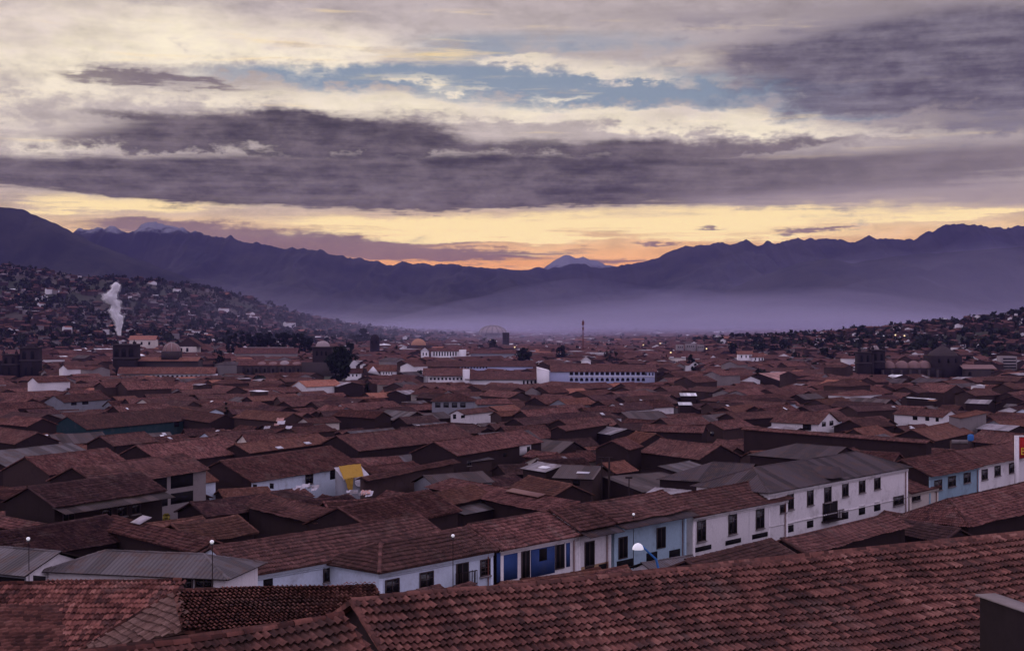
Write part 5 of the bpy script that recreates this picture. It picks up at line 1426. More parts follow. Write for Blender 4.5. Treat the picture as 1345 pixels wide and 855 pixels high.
rf = random.Random(21)
cands = []
def try_house(x, y, th, L, w, H, kind, pitch):
    if y < 88: return None
    base = Gs(x, y); tp = math.tan(R(pitch)); zr = base + H
    ov = .45; e = w + ov
    hl = e if kind == 'hip' else 0
    fp = corners(x, y, th, -L / 2 - hl, L / 2 + hl, -e, e)
    s = shrink(fp, .55)
    if not free(s): return None
    if protected(fp, zr, y, 0): return None
    put_fp(s)
    return dict(x=x, y=y, th=th, L=L, w=w, zr=zr, base=base, kind=kind, pitch=pitch, H=H)
FILL = []
t0 = R(47)
for rnd in range(3):
    n = (5200, 9000, 9000)[rnd]
    for _ in range(n):
        y = math.sqrt(rf.uniform(90 ** 2, 455 ** 2)); x = rf.uniform(-.42, .42) * y
        if rf.random() < .3: th = t0 - math.pi / 2
        else: th = t0 if rf.random() < .6 else R(30)
        th += R(rf.gauss(0, 5))
        if rnd == 0: L, w = rf.uniform(10, 20), rf.uniform(2.9, 4.5)
        elif rnd == 1: L, w = rf.uniform(8, 14), rf.uniform(2.6, 4.0)
        else: L, w = rf.uniform(5, 8), rf.uniform(1.8, 2.8)
        H = rf.uniform(6.0, 8.2) if rnd == 0 else rf.uniform(4.6, 7.4) if rnd == 1 else rf.uniform(3.6, 5.6)
        c = try_house(x, y, th, L, w, H, 'hip' if rf.random() < .10 else 'gable', rf.uniform(20, 25))
        if c: FILL.append(c)
for c in FILL:
    q = rf.random()
    c['roof'] = 'tile' if q < .60 else 'tile_dark' if q < .78 else 'tile_orange' if q < .93 else rf.choice(['metal_grey', 'metal_brown', 'metal_grey', 'metal_brown'])
    q = rf.random(); c['wall'] = 'adobe' if q < .62 else 'adobe_mid' if q < .78 else rf.choice(['white', 'white_blue', 'beige', 'grey_plaster', 'concrete'])
    c['sky'] = 0 if rf.random() < .82 else rf.choice([1, 1, 2]); c['win'] = 0 if c['y'] > 330 else rf.choice([0, 1, 1, 2])
for i, c in enumerate(FILL): shell(i, c['x'], c['y'], c['th'], c['L'], c['w'], c['w'], c['zr'], c['base'], c['kind'], c['pitch'])

# which of them the view from here shows at all, and how large: rays against the simple shells
from mathutils.bvhtree import BVHTree
vs = []; ps = []; own = []
for k, p in POLYS:
    ps.append(tuple(range(len(vs), len(vs) + len(p)))); vs += [Vector([float(q) for q in v]) for v in p]; own.append(k)
bvh = BVHTree.FromPolygons(vs, ps)
cnt = {}
for py in np.arange(470, 856, 1.5):
    for px in np.arange(0.5, 1345, 1.7):
        h = bvh.ray_cast(Vector((0, 0, CZ)), Vector(((px - CX) / F, 1, -(py - HY) / F)))
        if h[2] is not None and own[h[2]] != 'hand': cnt[own[h[2]]] = cnt.get(own[h[2]], 0) + 1
sc = bpy.context.scene
NHAND = sum(1 for o in C.objects if o.parent is None and o.get('category') == 'house' and o.get('label'))
order = sorted(range(len(FILL)), key=lambda i: -cnt.get(i, 0))
KEEP = [FILL[i] for i in order if cnt.get(i, 0) >= 5][:316 - NHAND]
kept = set(id(c) for c in KEEP)
REST = [FILL[i] for i in order if id(FILL[i]) not in kept and cnt.get(i, 0) > 0]
for c in KEEP:
    random.seed(int(c['x'] * 10) + int(c['y'] * 7))
    c['root'] = build_house(None, c['x'], c['y'], c['th'], c['L'], c['w'], c['w'], c['zr'], c['base'], c['kind'], c['pitch'], c['wall'], roof=c['roof'], auto_sky=c['sky'], auto_win=c['win'], group='tiled houses of the town', reg=False)
rs2 = random.Random(77)
for _ in range(5000):                      # the town goes on beyond both edges of the view
    y = math.sqrt(rs2.uniform(95 ** 2, 450 ** 2)); x = rs2.choice([-1, 1]) * rs2.uniform(.385, .56) * y
    if abs(x) - 14 < .36 * y: continue
    c = try_house(x, y, t0 - (math.pi / 2 if rs2.random() < .3 else 0) + R(rs2.gauss(0, 5)), rs2.uniform(8, 17), rs2.uniform(2.6, 4.2), rs2.uniform(5, 7.8), 'gable', 22)
    if c: REST.append(c)
print('houses: hand', NHAND, 'fill kept', len(KEEP), 'to mass', len(REST))

# labels: look + nearest landmark + direction towards another
ANCH = [('the yellow tarp shack', 460, 632), ('the blue water tank', 1275, 575), ('the red sign', 1340, 588), ('the timber posts', 797, 615), ('the white-gabled house', 1090, 550), ('the teal-walled house', 165, 552),
        ('the open galleries', 225, 640), ('the arcaded building', 783, 492), ('the cloister', 640, 494), ('the vaulted church', 1190, 480), ('the ribbed-dome church', 210, 475), ('the bright terracotta roof', 415, 503),
        ('the two white roofs', 902, 523), ('the pink roof', 1010, 496), ('the white balcony house', 1090, 640), ('the pavilion house', 596, 525), ('the grey concrete block', 1263, 550), ('the wide grey roof', 40, 595),
        ('the gaping gable', 440, 680), ('the black gable', 803, 590), ('the small conifer', 297, 545), ('the pale scrap heap', 366, 562), ('the blue panels', 700, 740), ('the white-framed shed', 60, 740)]
used = {}
for c in sorted(KEEP, key=lambda c: c['y']):
    px, py = proj((c['x'], c['y'], c['zr'] - 1)); c['p'] = (px, py)
    ds = sorted(ANCH, key=lambda a: math.hypot(a[1] - px, (a[2] - py) * 2.2)); a0 = ds[0]
    dx, dy = px - a0[1], (py - a0[2]) * 2.2
    best = max((b for b in ANCH if b is not a0), key=lambda b: ((b[1] - a0[1]) * dx + (b[2] - a0[2]) * 2.2 * dy) / (math.hypot(b[1] - a0[1], (b[2] - a0[2]) * 2.2) + 120))
    size = 'large' if c['L'] > 17 else 'small' if c['L'] < 8 else ''
    rl = {'tile': 'brown tiled', 'tile_dark': 'dark tiled', 'tile_orange': 'orange-brown tiled', 'metal_grey': 'grey metal', 'metal_brown': 'rusty metal', 'metal_pale': 'pale metal'}[c['roof']]
    wl = {'white': ' white-walled', 'white_blue': ' pale blue', 'beige': ' beige', 'grey_plaster': ' grey', 'concrete': ' grey'}.get(c['wall'], '')
    look = ' '.join((size + ' ' + rl + (' hipped' if c['kind'] == 'hip' else '') + ' house').split())
    if c['sky']: look += ' with pale skylight'
    c['look'] = look; c['key'] = (look, a0[0], best[0]); c['dist'] = math.hypot(dx, dy)
    used.setdefault(c['key'], []).append(c)
ORD = ['', 'second ', 'third ', 'fourth ', 'fifth ', 'sixth ', 'seventh ', 'eighth ', 'ninth ', 'tenth ', 'eleventh ', 'twelfth ', 'thirteenth ', 'fourteenth ']
for key, lst in used.items():
    lst.sort(key=lambda c: c['dist'])
    for i, c in enumerate(lst):
        o = ('nearest ' if len(lst) > 1 else '') if i == 0 else ORD[min(i, 13)]
        lab = o + key[0] + ' from ' + key[1] + ' towards ' + key[2]
        if len(lab.split()) > 16: lab = lab.replace(' with pale skylight', ' with skylight')
        if len(lab.split()) > 16: lab = lab.replace(' tiled ', ' ')
        c['root']['label'] = lab

# ------------------------------------------------------------------ the far mass of roofs
rs = np.random.default_rng(5)
m = MB()
FM = ['tile_far', 'adobe_mid', 'white_far', 'metal_pale', 'metal_white', 'concrete', 'stone', 'tile_new_flat', 'metal_slate']
def far_house(x, y, th, L, w, H, pitch, roof, wall, base=None, hip=0.0):
    z0 = Gs(x, y) if base is None else base
    zr = z0 + H; ze = zr - (w + .4) * math.tan(R(pitch)); c, s = math.cos(th), math.sin(th)
    def P(a, b, z): return (x + c * a - s * b, y + s * a + c * b, z)
    e = w + .4; l2 = L / 2; h2 = l2 - hip * w
    V = [P(-h2, 0, zr), P(h2, 0, zr), P(l2, -e, ze), P(-l2, -e, ze), P(l2, e, ze), P(-l2, e, ze)]
    uv = [(0, 0), (L / .3, 0), (L / .3, w / .5), (0, w / .5), (L / .3, w / .5), (0, w / .5)]
    fs = [(3, 2, 1, 0), (0, 1, 4, 5)]
    if hip: fs += [(0, 5, 3), (1, 2, 4)]
    m.add(V, fs, roof, uv)
    W = [P(-l2 + .3, -w, z0 - 3), P(l2 - .3, -w, z0 - 3), P(l2 - .3, w, z0 - 3), P(-l2 + .3, w, z0 - 3), P(-l2 + .3, -w, ze - .02), P(l2 - .3, -w, ze - .02), P(l2 - .3, w, ze - .02), P(-l2 + .3, w, ze - .02), P(-l2 + .3, 0, zr - .15), P(l2 - .3, 0, zr - .15)]
    m.add(W, [(0, 1, 5, 4), (2, 3, 7, 6), (3, 0, 4, 8, 7), (1, 2, 6, 9, 5)] if not hip else [(0, 1, 5, 4), (2, 3, 7, 6), (3, 0, 4, 7), (1, 2, 6, 5)], wall)

def far_blocked(x, y, H, L):
    for a, b, c2, e2 in LMFP:
        if a - L * .5 < x < b + L * .5 and c2 - 6 < y < e2 + 4: return True
    px = CX + F * x / y; hw = F * L * .45 / y; yt = HY + F * (CZ - (Gs(x, y) + H)) / y
    for a, b, c2, e2, pd in PROT:
        if y < pd and px + hw > a and px - hw < c2 and yt < e2 - 1.0: return True
    return False
nfar = 0
for c in REST:
    far_house(c['x'], c['y'], c['th'], c['L'], c['w'], c['H'], c['pitch'], 0, 1, c['base'])
for (y0, y1, ca, cb_, pd) in ((395, 620, 14, 9.6, .97), (620, 1000, 13.5, 9.6, .95), (1000, 1700, 16, 12, .88), (1700, 2600, 22, 17, .6), (2600, 4300, 40, 30, .45)):
    M_ = int(y1 / min(ca, cb_)) + 8
    ii, jj = np.meshgrid(np.arange(-M_, M_), np.arange(-M_, M_), indexing='ij')
    c, s = math.cos(R(44)), math.sin(R(44))
    gx = (ii * ca * c - jj * cb_ * s).ravel(); gy = (ii * ca * s + jj * cb_ * c).ravel() 
    gx = gx + rs.normal(0, ca * .13, len(gx)); gy = gy + rs.normal(0, ca * .13, len(gy))
    sel = (gy > y0) & (gy <= y1) & (np.abs(gx) < .46 * gy) & (rs.random(len(gx)) < pd)
    for x, y in zip(gx[sel], gy[sel]):
        if y < 470:
            q = np.array([(x - 4, y - 3), (x + 4, y - 3), (x + 4, y + 3), (x - 4, y + 3)])
            if not free(q): continue
        hill = Gs(x, y) - float(CZ - np.interp(y, PD, PZ))
        if hill > 4 and rs.random() < .25 + min(.5, hill / 110): continue
        L = ca * rs.uniform(.75, 1.35); w = cb_ * rs.uniform(.38, .58); 
        if hill > 4: L *= .55; w *= .55
        H = rs.uniform(5.5, 8.6) if rs.random() < .93 else rs.uniform(9, 12)
        if y > 1000: H = rs.uniform(4.5, 8)
        if far_blocked(x, y, H, L): continue
        th = R(44) + R(rs.normal(0, 6)) - (math.pi / 2 if rs.random() < .35 else 0)
        q = rs.random(); roof = 0
        bright = .075 + .06 * min(1, y / 1600) + (.03 if hill > 6 else 0)
        if q < bright * .40: roof = 4
        elif q < bright: roof = 3
        elif q < bright + .02: roof = 7
        elif q < bright + .06: roof = 8
        q = rs.random(); wall = 1 if q < .82 else 2 if q < .82 + .05 + (.06 if y > 900 else 0) else 5
        if roof in (3, 4) and rs.random() < .85: L *= .35; w *= .45; H *= .85
        far_house(x, y, th, L, w, H, rs.uniform(17, 24) if roof not in (3, 4) else 9, roof, wall, hip=1.0 if rs.random() < .14 else 0.0)
        nfar += 1
for _ in range(3600):                      # small houses climbing the slopes
    if rs.random() < .6: y = rs.uniform(1250, 2350); px = rs.uniform(-15, 360)
    else: y = rs.uniform(950, 1550); px = rs.uniform(1000, 1365)
    x = (px - CX) / F * y
    if fbm(x / 140, y / 140, 61, 3) < -.05: continue
    L = rs.uniform(5, 10); w = rs.uniform(2, 3.2); H = rs.uniform(3, 5.5)
    if far_blocked(x, y, H, L): continue
    q = rs.random(); far_house(x, y, R(rs.uniform(20, 70)), L, w, H, 16, 4 if q < .02 else 3 if q < .12 else 8 if q < .34 else 0, 2 if rs.random() < .06 else 5 if rs.random() < .4 else 1); nfar += 1
print('far houses', nfar)
tag(m.build('distant_houses', FM), 'sea of brown tiled roofs stretching out to the valley floor', 'houses', kind='stuff')

# pale sheets and skylights glinting in the far roofs belong to those houses; trees between them
m = MB(); rr = np.random.default_rng(9); nt_ = 0
def blob(x, y, h, r, n, z=None):
    z0 = Gs(x, y) if z is None else z
    v = rr.normal(size=(n, 3)); v /= np.linalg.norm(v, axis=1)[:, None]
    pos = np.array([x, y, z0 + h * .58]) + v * np.array([r, r, h * .42]) * (rr.random(n) ** .35)[:, None]
    a = rr.normal(size=(n, 3)); a /= np.linalg.norm(a, axis=1)[:, None]
    b2 = np.cross(a, rr.normal(size=(n, 3))); b2 /= np.linalg.norm(b2, axis=1)[:, None]
    s = r * .34 * (.6 + .8 * rr.random(n))[:, None]
    V = np.stack([pos - a * s - b2 * s, pos + a * s - b2 * s, pos + a * s * .7 + b2 * s, pos - a * s * .7 + b2 * s], 1)
    m.add(V.reshape(-1, 3), np.arange(4 * n).reshape(n, 4))
for _ in range(30000):
    y = math.sqrt(rr.uniform(560 ** 2, 4300 ** 2)); x = rr.uniform(-.42, .42) * y
    hill = Gs(x, y) - float(CZ - np.interp(y, PD, PZ)); px = CX + F * x / y
    p = .018 if hill < 4 else .22
    if px > 980 and 900 < y < 1650: p = .30
    if hill > 60: p = .35
    if y > 1500 and hill < 4: p = .07
    p *= 1.0 if y < 2600 else .6
    p *= .4 + 1.3 * float(np.clip(fbm(x / 120, y / 120, 44, 3) + .5, 0, 1))
    if rr.random() > p: continue
    h = rr.uniform(5, 11) if hill > 2 else rr.uniform(5, 10)
    if far_blocked(x, y, h, 5): continue
    blob(x, y, h, h * rr.uniform(.26, .5), 26 if y < 2200 else 14); nt_ += 1
for _ in range(9000):
    if rr.random() < .65: y = rr.uniform(1150, 2420); px = rr.uniform(-15, 520)
    else: y = rr.uniform(900, 1560); px = rr.uniform(985, 1365)
    x = (px - CX) / F * y
    hill = Gs(x, y) - float(CZ - np.interp(y, PD, PZ))
    if hill < 6 or rr.random() > (.10 if px < 600 else .06) + (.42 if px < 600 else .34) * float(np.clip(fbm(x / 110, y / 110, 71, 3) * 1.5 + .35 + hill / 260, 0, 1)): continue
    h = rr.uniform(4, 10)
    if far_blocked(x, y, h, 5): continue
    blob(x, y, h, h * rr.uniform(.3, .6), 18); nt_ += 1
print('far trees', nt_)
tag(m.build('distant_trees', 'leaf_far'), 'dark trees scattered over the wooded slopes and between far houses', 'trees', kind='stuff')

# a few lit lamps far away
lit = [(644, 447, 'on the valley floor near the pale arena dome'), (1176, 440, 'on the wooded slope, the one nearer the twin belfries'), (1188, 441, 'on the wooded slope, the brighter one beside a dark tree'), (845, 453, 'between the radio mast and the apartment blocks'),
       (928, 458, 'beside the apartment blocks'), (881, 463, 'over the low hall'), (867, 451, 'behind the apartment blocks'), (676, 456, 'beside the tower block')]
root0 = None
for px, py, lb in lit:
    d = level(px, py, 7.5); d = min(d, 2600) 
    p = at(px, py, d); b0 = Gs(p[0], d)
    if root0 is None:
        root0 = empty('street_lamp', p); m = MB(); m.lathe([(.02, -.7), (.65, -.3), (.75, .1), (.45, .5), (.02, .7)], n=10); m.build('globe', 'lamp_warm', root0, True)
        mm = MB(); mm.tube([(0, 0, -9), (0, 0, -.8)], .15, 6); mm.build('pole', 'steel', root0); r = root0
    else: r = copy_tree(root0)
    r.location = Vector(p); tag(r, 'small lit yellow lamp ' + lb, 'street lamp', 'lit lamps far out in the valley')

# ------------------------------------------------------------------ air
def vol_mat(name, dens, col):
    mt = bpy.data.materials.new(name); mt.use_nodes = True; n = mt.node_tree; n.nodes.clear()
    out = n.nodes.new('ShaderNodeOutputMaterial'); v = n.nodes.new('ShaderNodeVolumePrincipled')
    v.inputs['Density'].default_value = dens; v.inputs['Color'].default_value = (*col, 1); v.inputs['Anisotropy'].default_value = 0.0
    n.links.new(v.outputs[0], out.inputs['Volume']); MAT[name] = mt
    
    return mt
vol_mat('air', HAZE_D, HAZE_C); vol_mat('mist', MIST_D, MIST_C); vol_mat('mist_thin', MIST_D * .55, MIST_C); vol_mat('mist_faint', MIST_D * .22, MIST_C); vol_mat('mist_thick', MIST_D * .9, MIST_C)
m = MB(); m.box((-9500, -260, -40), (9500, 10700, 640)); tag(m.build('haze', 'air'), 'thin lavender haze filling the whole valley', 'haze', kind='stuff')

def mist_bank(name, label, prof, d0, d1, dens='mist', seed=1, k=1.0):
    """bank of ground mist: closed hump with an uneven top, thicker below, from photo points (px, top)"""
    nx, ny = 90, 36
    pxs = np.linspace(prof[0][0], prof[-1][0], nx); dm = (d0 + d1) / 2
    hz = (CZ + (HY - np.interp(pxs, [p[0] for p in prof], [p[1] for p in prof])) / F * dm) * k
    x = (pxs - CX) / F * dm; ts = np.linspace(-1, 1, ny)
    X = np.repeat(x[None], ny, 0); Y = dm + ts[:, None] * (d1 - d0) / 2 + 0 * X
    Hh = np.maximum(1.0, hz[None] * np.clip(1 - np.abs(ts[:, None]) ** 1.6, 0, 1) * (1 + .75 * fbm(X / 520 + seed, Y / 800, seed, 4)))
    Hh[0] = Hh[-1] = 1.0; Hh[:, 0] = Hh[:, -1] = 1.0
    top = np.stack([X, Y, Hh], -1).reshape(-1, 3); bot = np.stack([X, Y, 0 * X - 6], -1).reshape(-1, 3)
    i = (np.arange(ny - 1)[:, None] * nx + np.arange(nx - 1)[None]).ravel()
    f = np.stack([i, i + 1, i + nx + 1, i + nx], -1); N = nx * ny
    m = MB(); ring = list(range(nx)) + [k * nx + nx - 1 for k in range(1, ny)] + [(ny - 1) * nx + k for k in range(nx - 2, -1, -1)] + [k * nx for k in range(ny - 2, 0, -1)]
    side = [(a, a + N, b + N, b) for a, b in zip(ring, ring[1:] + ring[:1])]
    m.add(np.concatenate([top, bot]), np.concatenate([f, f[:, ::-1] + N, np.array(side)]))
    return tag(m.build(name, dens, smooth=True), label, 'mist', kind='stuff')
for a in MISTS:
    for k, dd, lb in ((1.25, -90, ', its thin uppermost layer'), (.85, 0, ', middle layer'), (.5, 110, ', dense lowest layer')): mist_bank(a[0], a[1] + lb, a[2], a[3] + dd, a[4] + dd, a[5], a[6] + k, k)

# ------------------------------------------------------------------ sky
def sky_world():
    w = bpy.data.worlds.new('World'); bpy.context.scene.world = w; w.use_nodes = True
    t = w.node_tree; t.nodes.clear(); nt = NT(t)
    out = nt.node('ShaderNodeOutputWorld'); bg = nt.node('ShaderNodeBackground'); bg.inputs[1].default_value = 0.1
    t.links.new(bg.outputs[0], out.inputs[0])
    sk = nt.node('ShaderNodeTexSky'); sk.sky_type = 'NISHITA'; sk.sun_disc = False
    sk.sun_elevation = R(SUN_EL); sk.sun_rotation = R(SUN_AZ); sk.altitude = 3400
    tc = nt.node('ShaderNodeTexCoord'); s = nt.xyz(tc.outputs['Generated'])
    az = nt.m('MULTIPLY', nt.m('ARCTAN2', s[0], s[1]), F)            # compass bearing and height angle, scaled
    el = nt.m('MULTIPLY', nt.m('ARCSINE', s[2]), F)
    AZ = lambda px: F * math.atan((px - CX) / F)
    EL = lambda py: F * math.atan((HY - py) / F)
    def nz(sx, sy, seed, detail=6, rough=.62):
        return nt.noise(nt.comb(nt.m('MULTIPLY', az, 1. / sx), nt.m('MULTIPLY', el, 1. / sy), seed), 1.0, detail, rough)
    cen = lambda v, k: nt.m('MULTIPLY', nt.m('SUBTRACT', v, .5), k)
    def add(*a):
        r = a[0]
        for b in a[1:]: r = nt.m('ADD', r, b)
        return r
    big = nz(360, 130, 3.3, 5); tuft = nz(95, 46, 8.1, 8, .66); fine = nz(34, 17, 1.7, 5, .65)
    streak = nz(420, 26, 5.5, 7, .62); wisp = nz(150, 11, 9.2, 5, .62)
    A = add(az, cen(big, 170.), cen(tuft, 90.))
    E = add(el, cen(tuft, 62.), cen(fine, 22.), cen(streak, 26.))
    Es = add(el, cen(streak, 52.), cen(wisp, 16.), cen(tuft, 30.), cen(big, 34.))   # for the drawn-out layers
    P = nt.comb(A, E, 0.0); Ps = nt.comb(A, Es, 0.0)
    def vm(op, a, b=None, c=None):
        nd = nt.node('ShaderNodeVectorMath', operation=op); nt.put(nd.inputs[0], a)
        if b is not None: nt.put(nd.inputs[1], b)
        if c is not None: nt.put(nd.inputs[2], c)
        return nd.outputs['Value' if op == 'DOT_PRODUCT' else 'Vector']
    def layer(lst, a, b, *noise, P=P):
        # soft patches at bearing/height (px, py, half width, half height, weight, tilt), broken up by noise
        v = None
        for px, py, sx, sy, k, *tl in lst:
            r = vm('MULTIPLY_ADD', P, (1. / sx, 1. / sy, 0), (-AZ(px) / sx, -EL(py) / sy, 0))
            if tl:
                dx = nt.m('MULTIPLY', nt.m('SUBTRACT', A, AZ(px)), -tl[0] / sy); r = vm('ADD', r, nt.comb(0.0, dx, 0.0))
            e = nt.m('POWER', math.exp(-1), vm('DOT_PRODUCT', r, r))
            v = nt.m('MULTIPLY', e, k) if v is None else nt.m('MULTIPLY_ADD', e, k, v)
        for n, k in noise: v = nt.m('MULTIPLY_ADD', n, k, nt.m('SUBTRACT', v, k * .5))
        return nt.mr(v, a, b)
    q = lambda py: (HY - py) / 900.
    # thin high veil, warmest just above the mountains
    g = nt.mr(add(el, cen(streak, 46.)), 0, 900, 0, 1, False)
    col = nt.ramp(g, [(0.0, (.72, .30, .19)), (q(352), (.86, .38, .17)), (q(330), (.84, .45, .22)), (q(302), (.80, .54, .31)), (q(276), (.60, .45, .37)), (q(240), (.52, .43, .41)),
                      (q(150), (.58, .49, .46)), (q(60), (.56, .48, .46)), (q(0), (.50, .42, .42)), (1.0, SKY_UP)])
    mott = add(nt.m('MULTIPLY', tuft, .45), nt.m('MULTIPLY', streak, .30), nt.m('MULTIPLY', fine, .25))
    f = nt.mr(mott, .36, .64, .70, 1.20, False)
    right = nt.mr(add(az, cen(big, 300.)), -60, 560)
    col = nt.mix(nt.m('MULTIPLY', right, nt.mr(el, 120, 300, 0., .8)), col, (.36, .30, .325))
    col = nt.mix(1.0, col, nt.comb(f, f, f), 'MULTIPLY')
    # clear blue grey in the gaps
    blue = nt.mix(.75, nt.mix(1.0, sk.outputs[0], (.10, .10, .10), 'MULTIPLY'), (.235, .275, .345))
    gap = layer([(650, 112, 330, 26, 1.0, -.03), (430, 102, 190, 14, .8), (880, 122, 200, 26, .8), (1010, 150, 130, 12, .4), (610, 62, 110, 26, .55), (800, 55, 170, 22, .55), (1040, 120, 140, 9, .7), (1150, 160, 120, 6, .5)], .22, 1.05, (tuft, 1.8), (fine, .6), (wisp, .5))
    col = nt.mix(nt.m('MULTIPLY', gap, .9), col, blue)
    # lit cream cloud
    cream = nt.mix(nt.mr(big, .35, .65), (.97, .85, .64), (.76, .64, .58))
    cream = nt.mix(nt.mr(fine, .3, .75, 0, .35), cream, (.60, .50, .49))
    lit_ = layer([(170, 55, 290, 46, 1.15), (20, 120, 120, 70, .7), (420, 58, 110, 26, .7), (640, 150, 330, 15, 1.05, -.035), (420, 132, 180, 13, .75), (950, 168, 170, 15, .85, -.06), (1180, 184, 150, 11, .5, -.03), (700, 82, 80, 8, .95), (650, 78, 40, 6, .7), (790, 94, 60, 9, 1.0), (850, 104, 50, 6, .7), (600, 116, 70, 5, .6), (735, 124, 60, 5, .6), (530, 105, 60, 6, .7), (915, 82, 60, 14, .8), (960, 110, 90, 10, .5),
                 (80, 202, 90, 11, .8), (330, 201, 70, 5, .6), (560, 207, 50, 6, .7), (860, 152, 120, 10, .6)], .2, 1.1, (tuft, 1.4), (fine, 1.2), (wisp, .6))
    col = nt.mix(nt.m('MULTIPLY', lit_, .94), col, nt.mix(1.0, cream, nt.comb(f, f, f), 'MULTIPLY'))
    # the low golden band
    gold = layer([(780, 293, 330, 13, 1.15, .015), (520, 291, 150, 9, .9), (150, 270, 180, 12, 1.1), (600, 306, 200, 4, .7), (690, 330, 60, 4, .6), (1040, 280, 190, 11, .8), (1000, 306, 130, 10, .8), (1270, 289, 110, 4, 1.0, .03)], .2, 1.1, (streak, 2.2), (wisp, 2.2), P=Ps)
    col = nt.mix(nt.m('MULTIPLY', gold, .95), col, (1.0, .76, .40))
    # dark slate cloud: heaped tops above, drawn-out base below
    shade = add(nt.m('MULTIPLY', tuft, .4), nt.m('MULTIPLY', fine, .25), nt.m('MULTIPLY', wisp, .35))
    dk = nt.mix(nt.mr(shade, .36, .66), DARK_A, DARK_B)
    dk = nt.mix(nt.mr(az, 60, 640, 0, .55), dk, (.30, .24, .255))
    heap = layer([(120, 160, 90, 10, .7), (180, 185, 130, 15, .7, .06), (330, 166, 130, 20, 1.1), (460, 178, 130, 24, 1.15), (300, 194, 170, 20, .8), (500, 200, 110, 14, .7), (560, 182, 60, 14, .6), (690, 198, 140, 16, .95), (850, 200, 80, 18, 1.0), (980, 196, 110, 13, .85), (1080, 194, 80, 8, .5)], .25, 1.1, (tuft, 1.8), (fine, 1.1))
    base = layer([(60, 231, 190, 17, 1.1), (480, 226, 330, 24, 1.3), (740, 234, 330, 26, 1.25), (1040, 236, 300, 22, 1.0), (1290, 214, 170, 24, .8), (380, 256, 320, 12, .9), (660, 262, 300, 11, .9), (720, 273, 330, 7, .55), (180, 244, 220, 11, .7)], .25, 1.05, (streak, 1.5), (wisp, .8), (tuft, 1.1), (fine, .4), P=Ps)
    dm = nt.m('MAXIMUM', heap, base)
    col = nt.mix(nt.m('MULTIPLY', dm, .94), col, dk)
    # broad grey cover upper right
    up = layer([(1150, 92, 230, 28, .95), (1300, 128, 190, 46, 1.2), (1160, 128, 180, 20, .85), (1240, 58, 200, 22, .8), (1040, 78, 130, 14, .6), (1320, 50, 140, 40, .6), (950, 24, 300, 14, .45), (1290, 180, 130, 14, .45)], .15, 1.15, (tuft, 1.7), (streak, 1.0), (fine, .8))
    col = nt.mix(nt.m('MULTIPLY', up, .9), col, nt.mix(nt.mr(shade, .38, .64), (.085, .070, .105), (.225, .195, .24)))
    st = layer([(150, 120, 80, 6, .95, -.02), (255, 126, 90, 5, .9, -.03), (90, 114, 50, 5, .7, -.05)], .2, 1.1, (wisp, .8), (fine, .4), P=Ps)
    col = nt.mix(nt.m('MULTIPLY', st, .8), col, (.17, .13, .15))
    # violet strips low over the mountains
    lo = layer([(340, 312, 200, 12, 1.2, -.03), (490, 326, 210, 12, 1.2, -.04), (610, 337, 130, 6, .9), (210, 299, 120, 6, .9), (700, 324, 110, 4, .7), (820, 342, 60, 5, .9), (880, 317, 42, 2.6, 1.2), (1085, 302, 52, 3, 1.2), (955, 296, 22, 2, 1.0), (640, 313, 130, 4, .6)], .25, 1.1, (streak, .7), (wisp, .9), P=Ps)
    col = nt.mix(nt.m('MULTIPLY', lo, .88), col, nt.mix(tuft, (.15, .10, .135), (.28, .18, .20)))
    rp = layer([(1270, 262, 220, 20, 1.2), (1010, 264, 180, 11, .8)], .15, 1.1, (streak, .9), P=Ps)
    col = nt.mix(nt.m('MULTIPLY', rp, .72), col, (.33, .26, .28))
    # unseen sky behind the viewpoint, made pale and bright to light the walls
    back = nt.m('MAXIMUM', nt.mr(nt.m('ABSOLUTE', az), 900, 2200), nt.mr(el, 520, 1100))
    col = nt.mix(back, col, SKY_BACK)
    # what the valley air takes out of and adds to the sky on the way here
    path = nt.m('MINIMUM', nt.m('DIVIDE', 590. * F, nt.m('MAXIMUM', el, 5.)), 10700.)
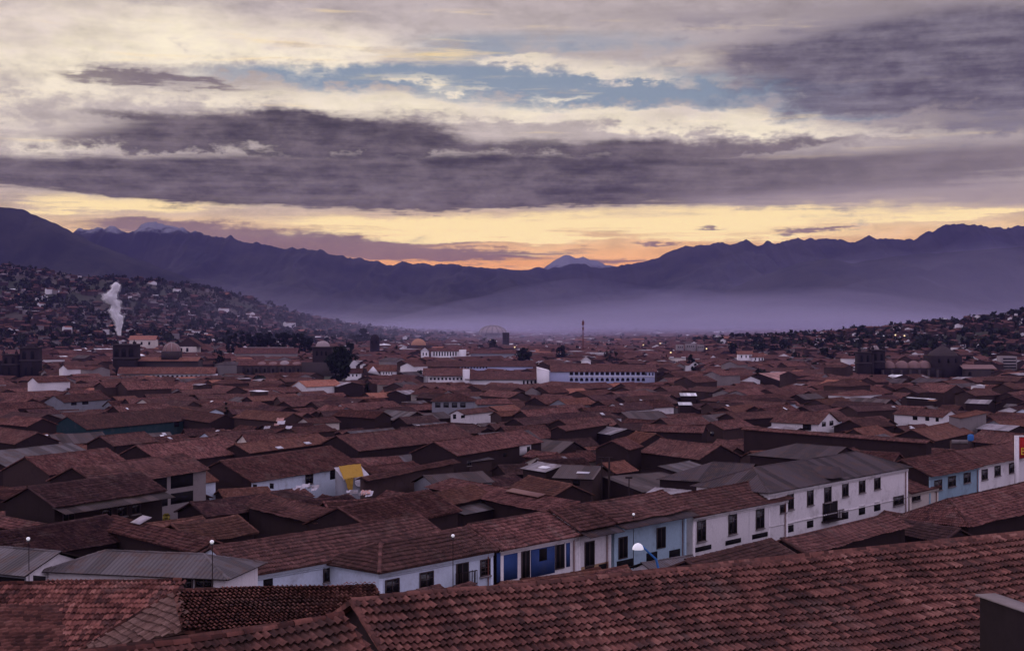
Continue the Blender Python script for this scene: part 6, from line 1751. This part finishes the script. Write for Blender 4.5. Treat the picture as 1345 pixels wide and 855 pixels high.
    T = nt.m('EXPONENT', nt.m('MULTIPLY', path, -HAZE_D))
    inv = nt.m('DIVIDE', 1.0, T); om = nt.m('SUBTRACT', 1.0, T)
    front = nt.mr(nt.m('ABSOLUTE', az), 900, 1400, 1.0, 0.0)
    inv = nt.m('ADD', nt.m('MULTIPLY', nt.m('SUBTRACT', inv, 1.0), front), 1.0)
    om = nt.m('MULTIPLY', om, front)
    sub = nt.mix(1.0, AIRLIGHT, nt.comb(om, om, om), 'MULTIPLY')
    col = nt.mix(1.0, col, sub, 'SUBTRACT')
    col = nt.mix(1.0, col, nt.comb(inv, inv, inv), 'MULTIPLY')
    nt.put(bg.inputs[0], nt.mix(1.0, col, (10.0, 10.0, 10.0), 'MULTIPLY'))

sky_world()

sc = bpy.context.scene
sun = bpy.data.lights.new('sun', 'SUN'); sun.energy = SUN_E; sun.angle = R(20); sun.color = (1.0, .82, .74)
so = bpy.data.objects.new('sun', sun); C.objects.link(so)
dirv = Vector((math.sin(R(SUN_AZ)) * math.cos(R(SUN_LEL)), math.cos(R(SUN_AZ)) * math.cos(R(SUN_LEL)), math.sin(R(SUN_LEL))))
so.rotation_euler = dirv.to_track_quat('Z', 'Y').to_euler(); so.location = (-200, 200, 400)

cam = bpy.data.cameras.new('camera'); cam.sensor_width = 36.0; cam.lens = F * 36.0 / 1345.0
cam.clip_start = 0.5; cam.clip_end = 60000
cam.shift_y = -(427.5 - HY) / 1345.0
co = bpy.data.objects.new('camera', cam); C.objects.link(co)
co.location = (0, 0, CZ); co.rotation_euler = (R(90), 0, 0)
sc.camera = co
sc.view_settings.view_transform = 'Standard'; sc.view_settings.look = 'None'; sc.view_settings.exposure = EXPO; sc.view_settings.gamma = 1.0
sc.render.engine = 'CYCLES'
cy = sc.cycles
cy.use_denoising = True; cy.max_bounces = 6; cy.diffuse_bounces = 3; cy.glossy_bounces = 2; cy.transparent_max_bounces = 8; cy.volume_bounces = 1
cy.volume_step_rate = 1.0; cy.use_adaptive_sampling = True
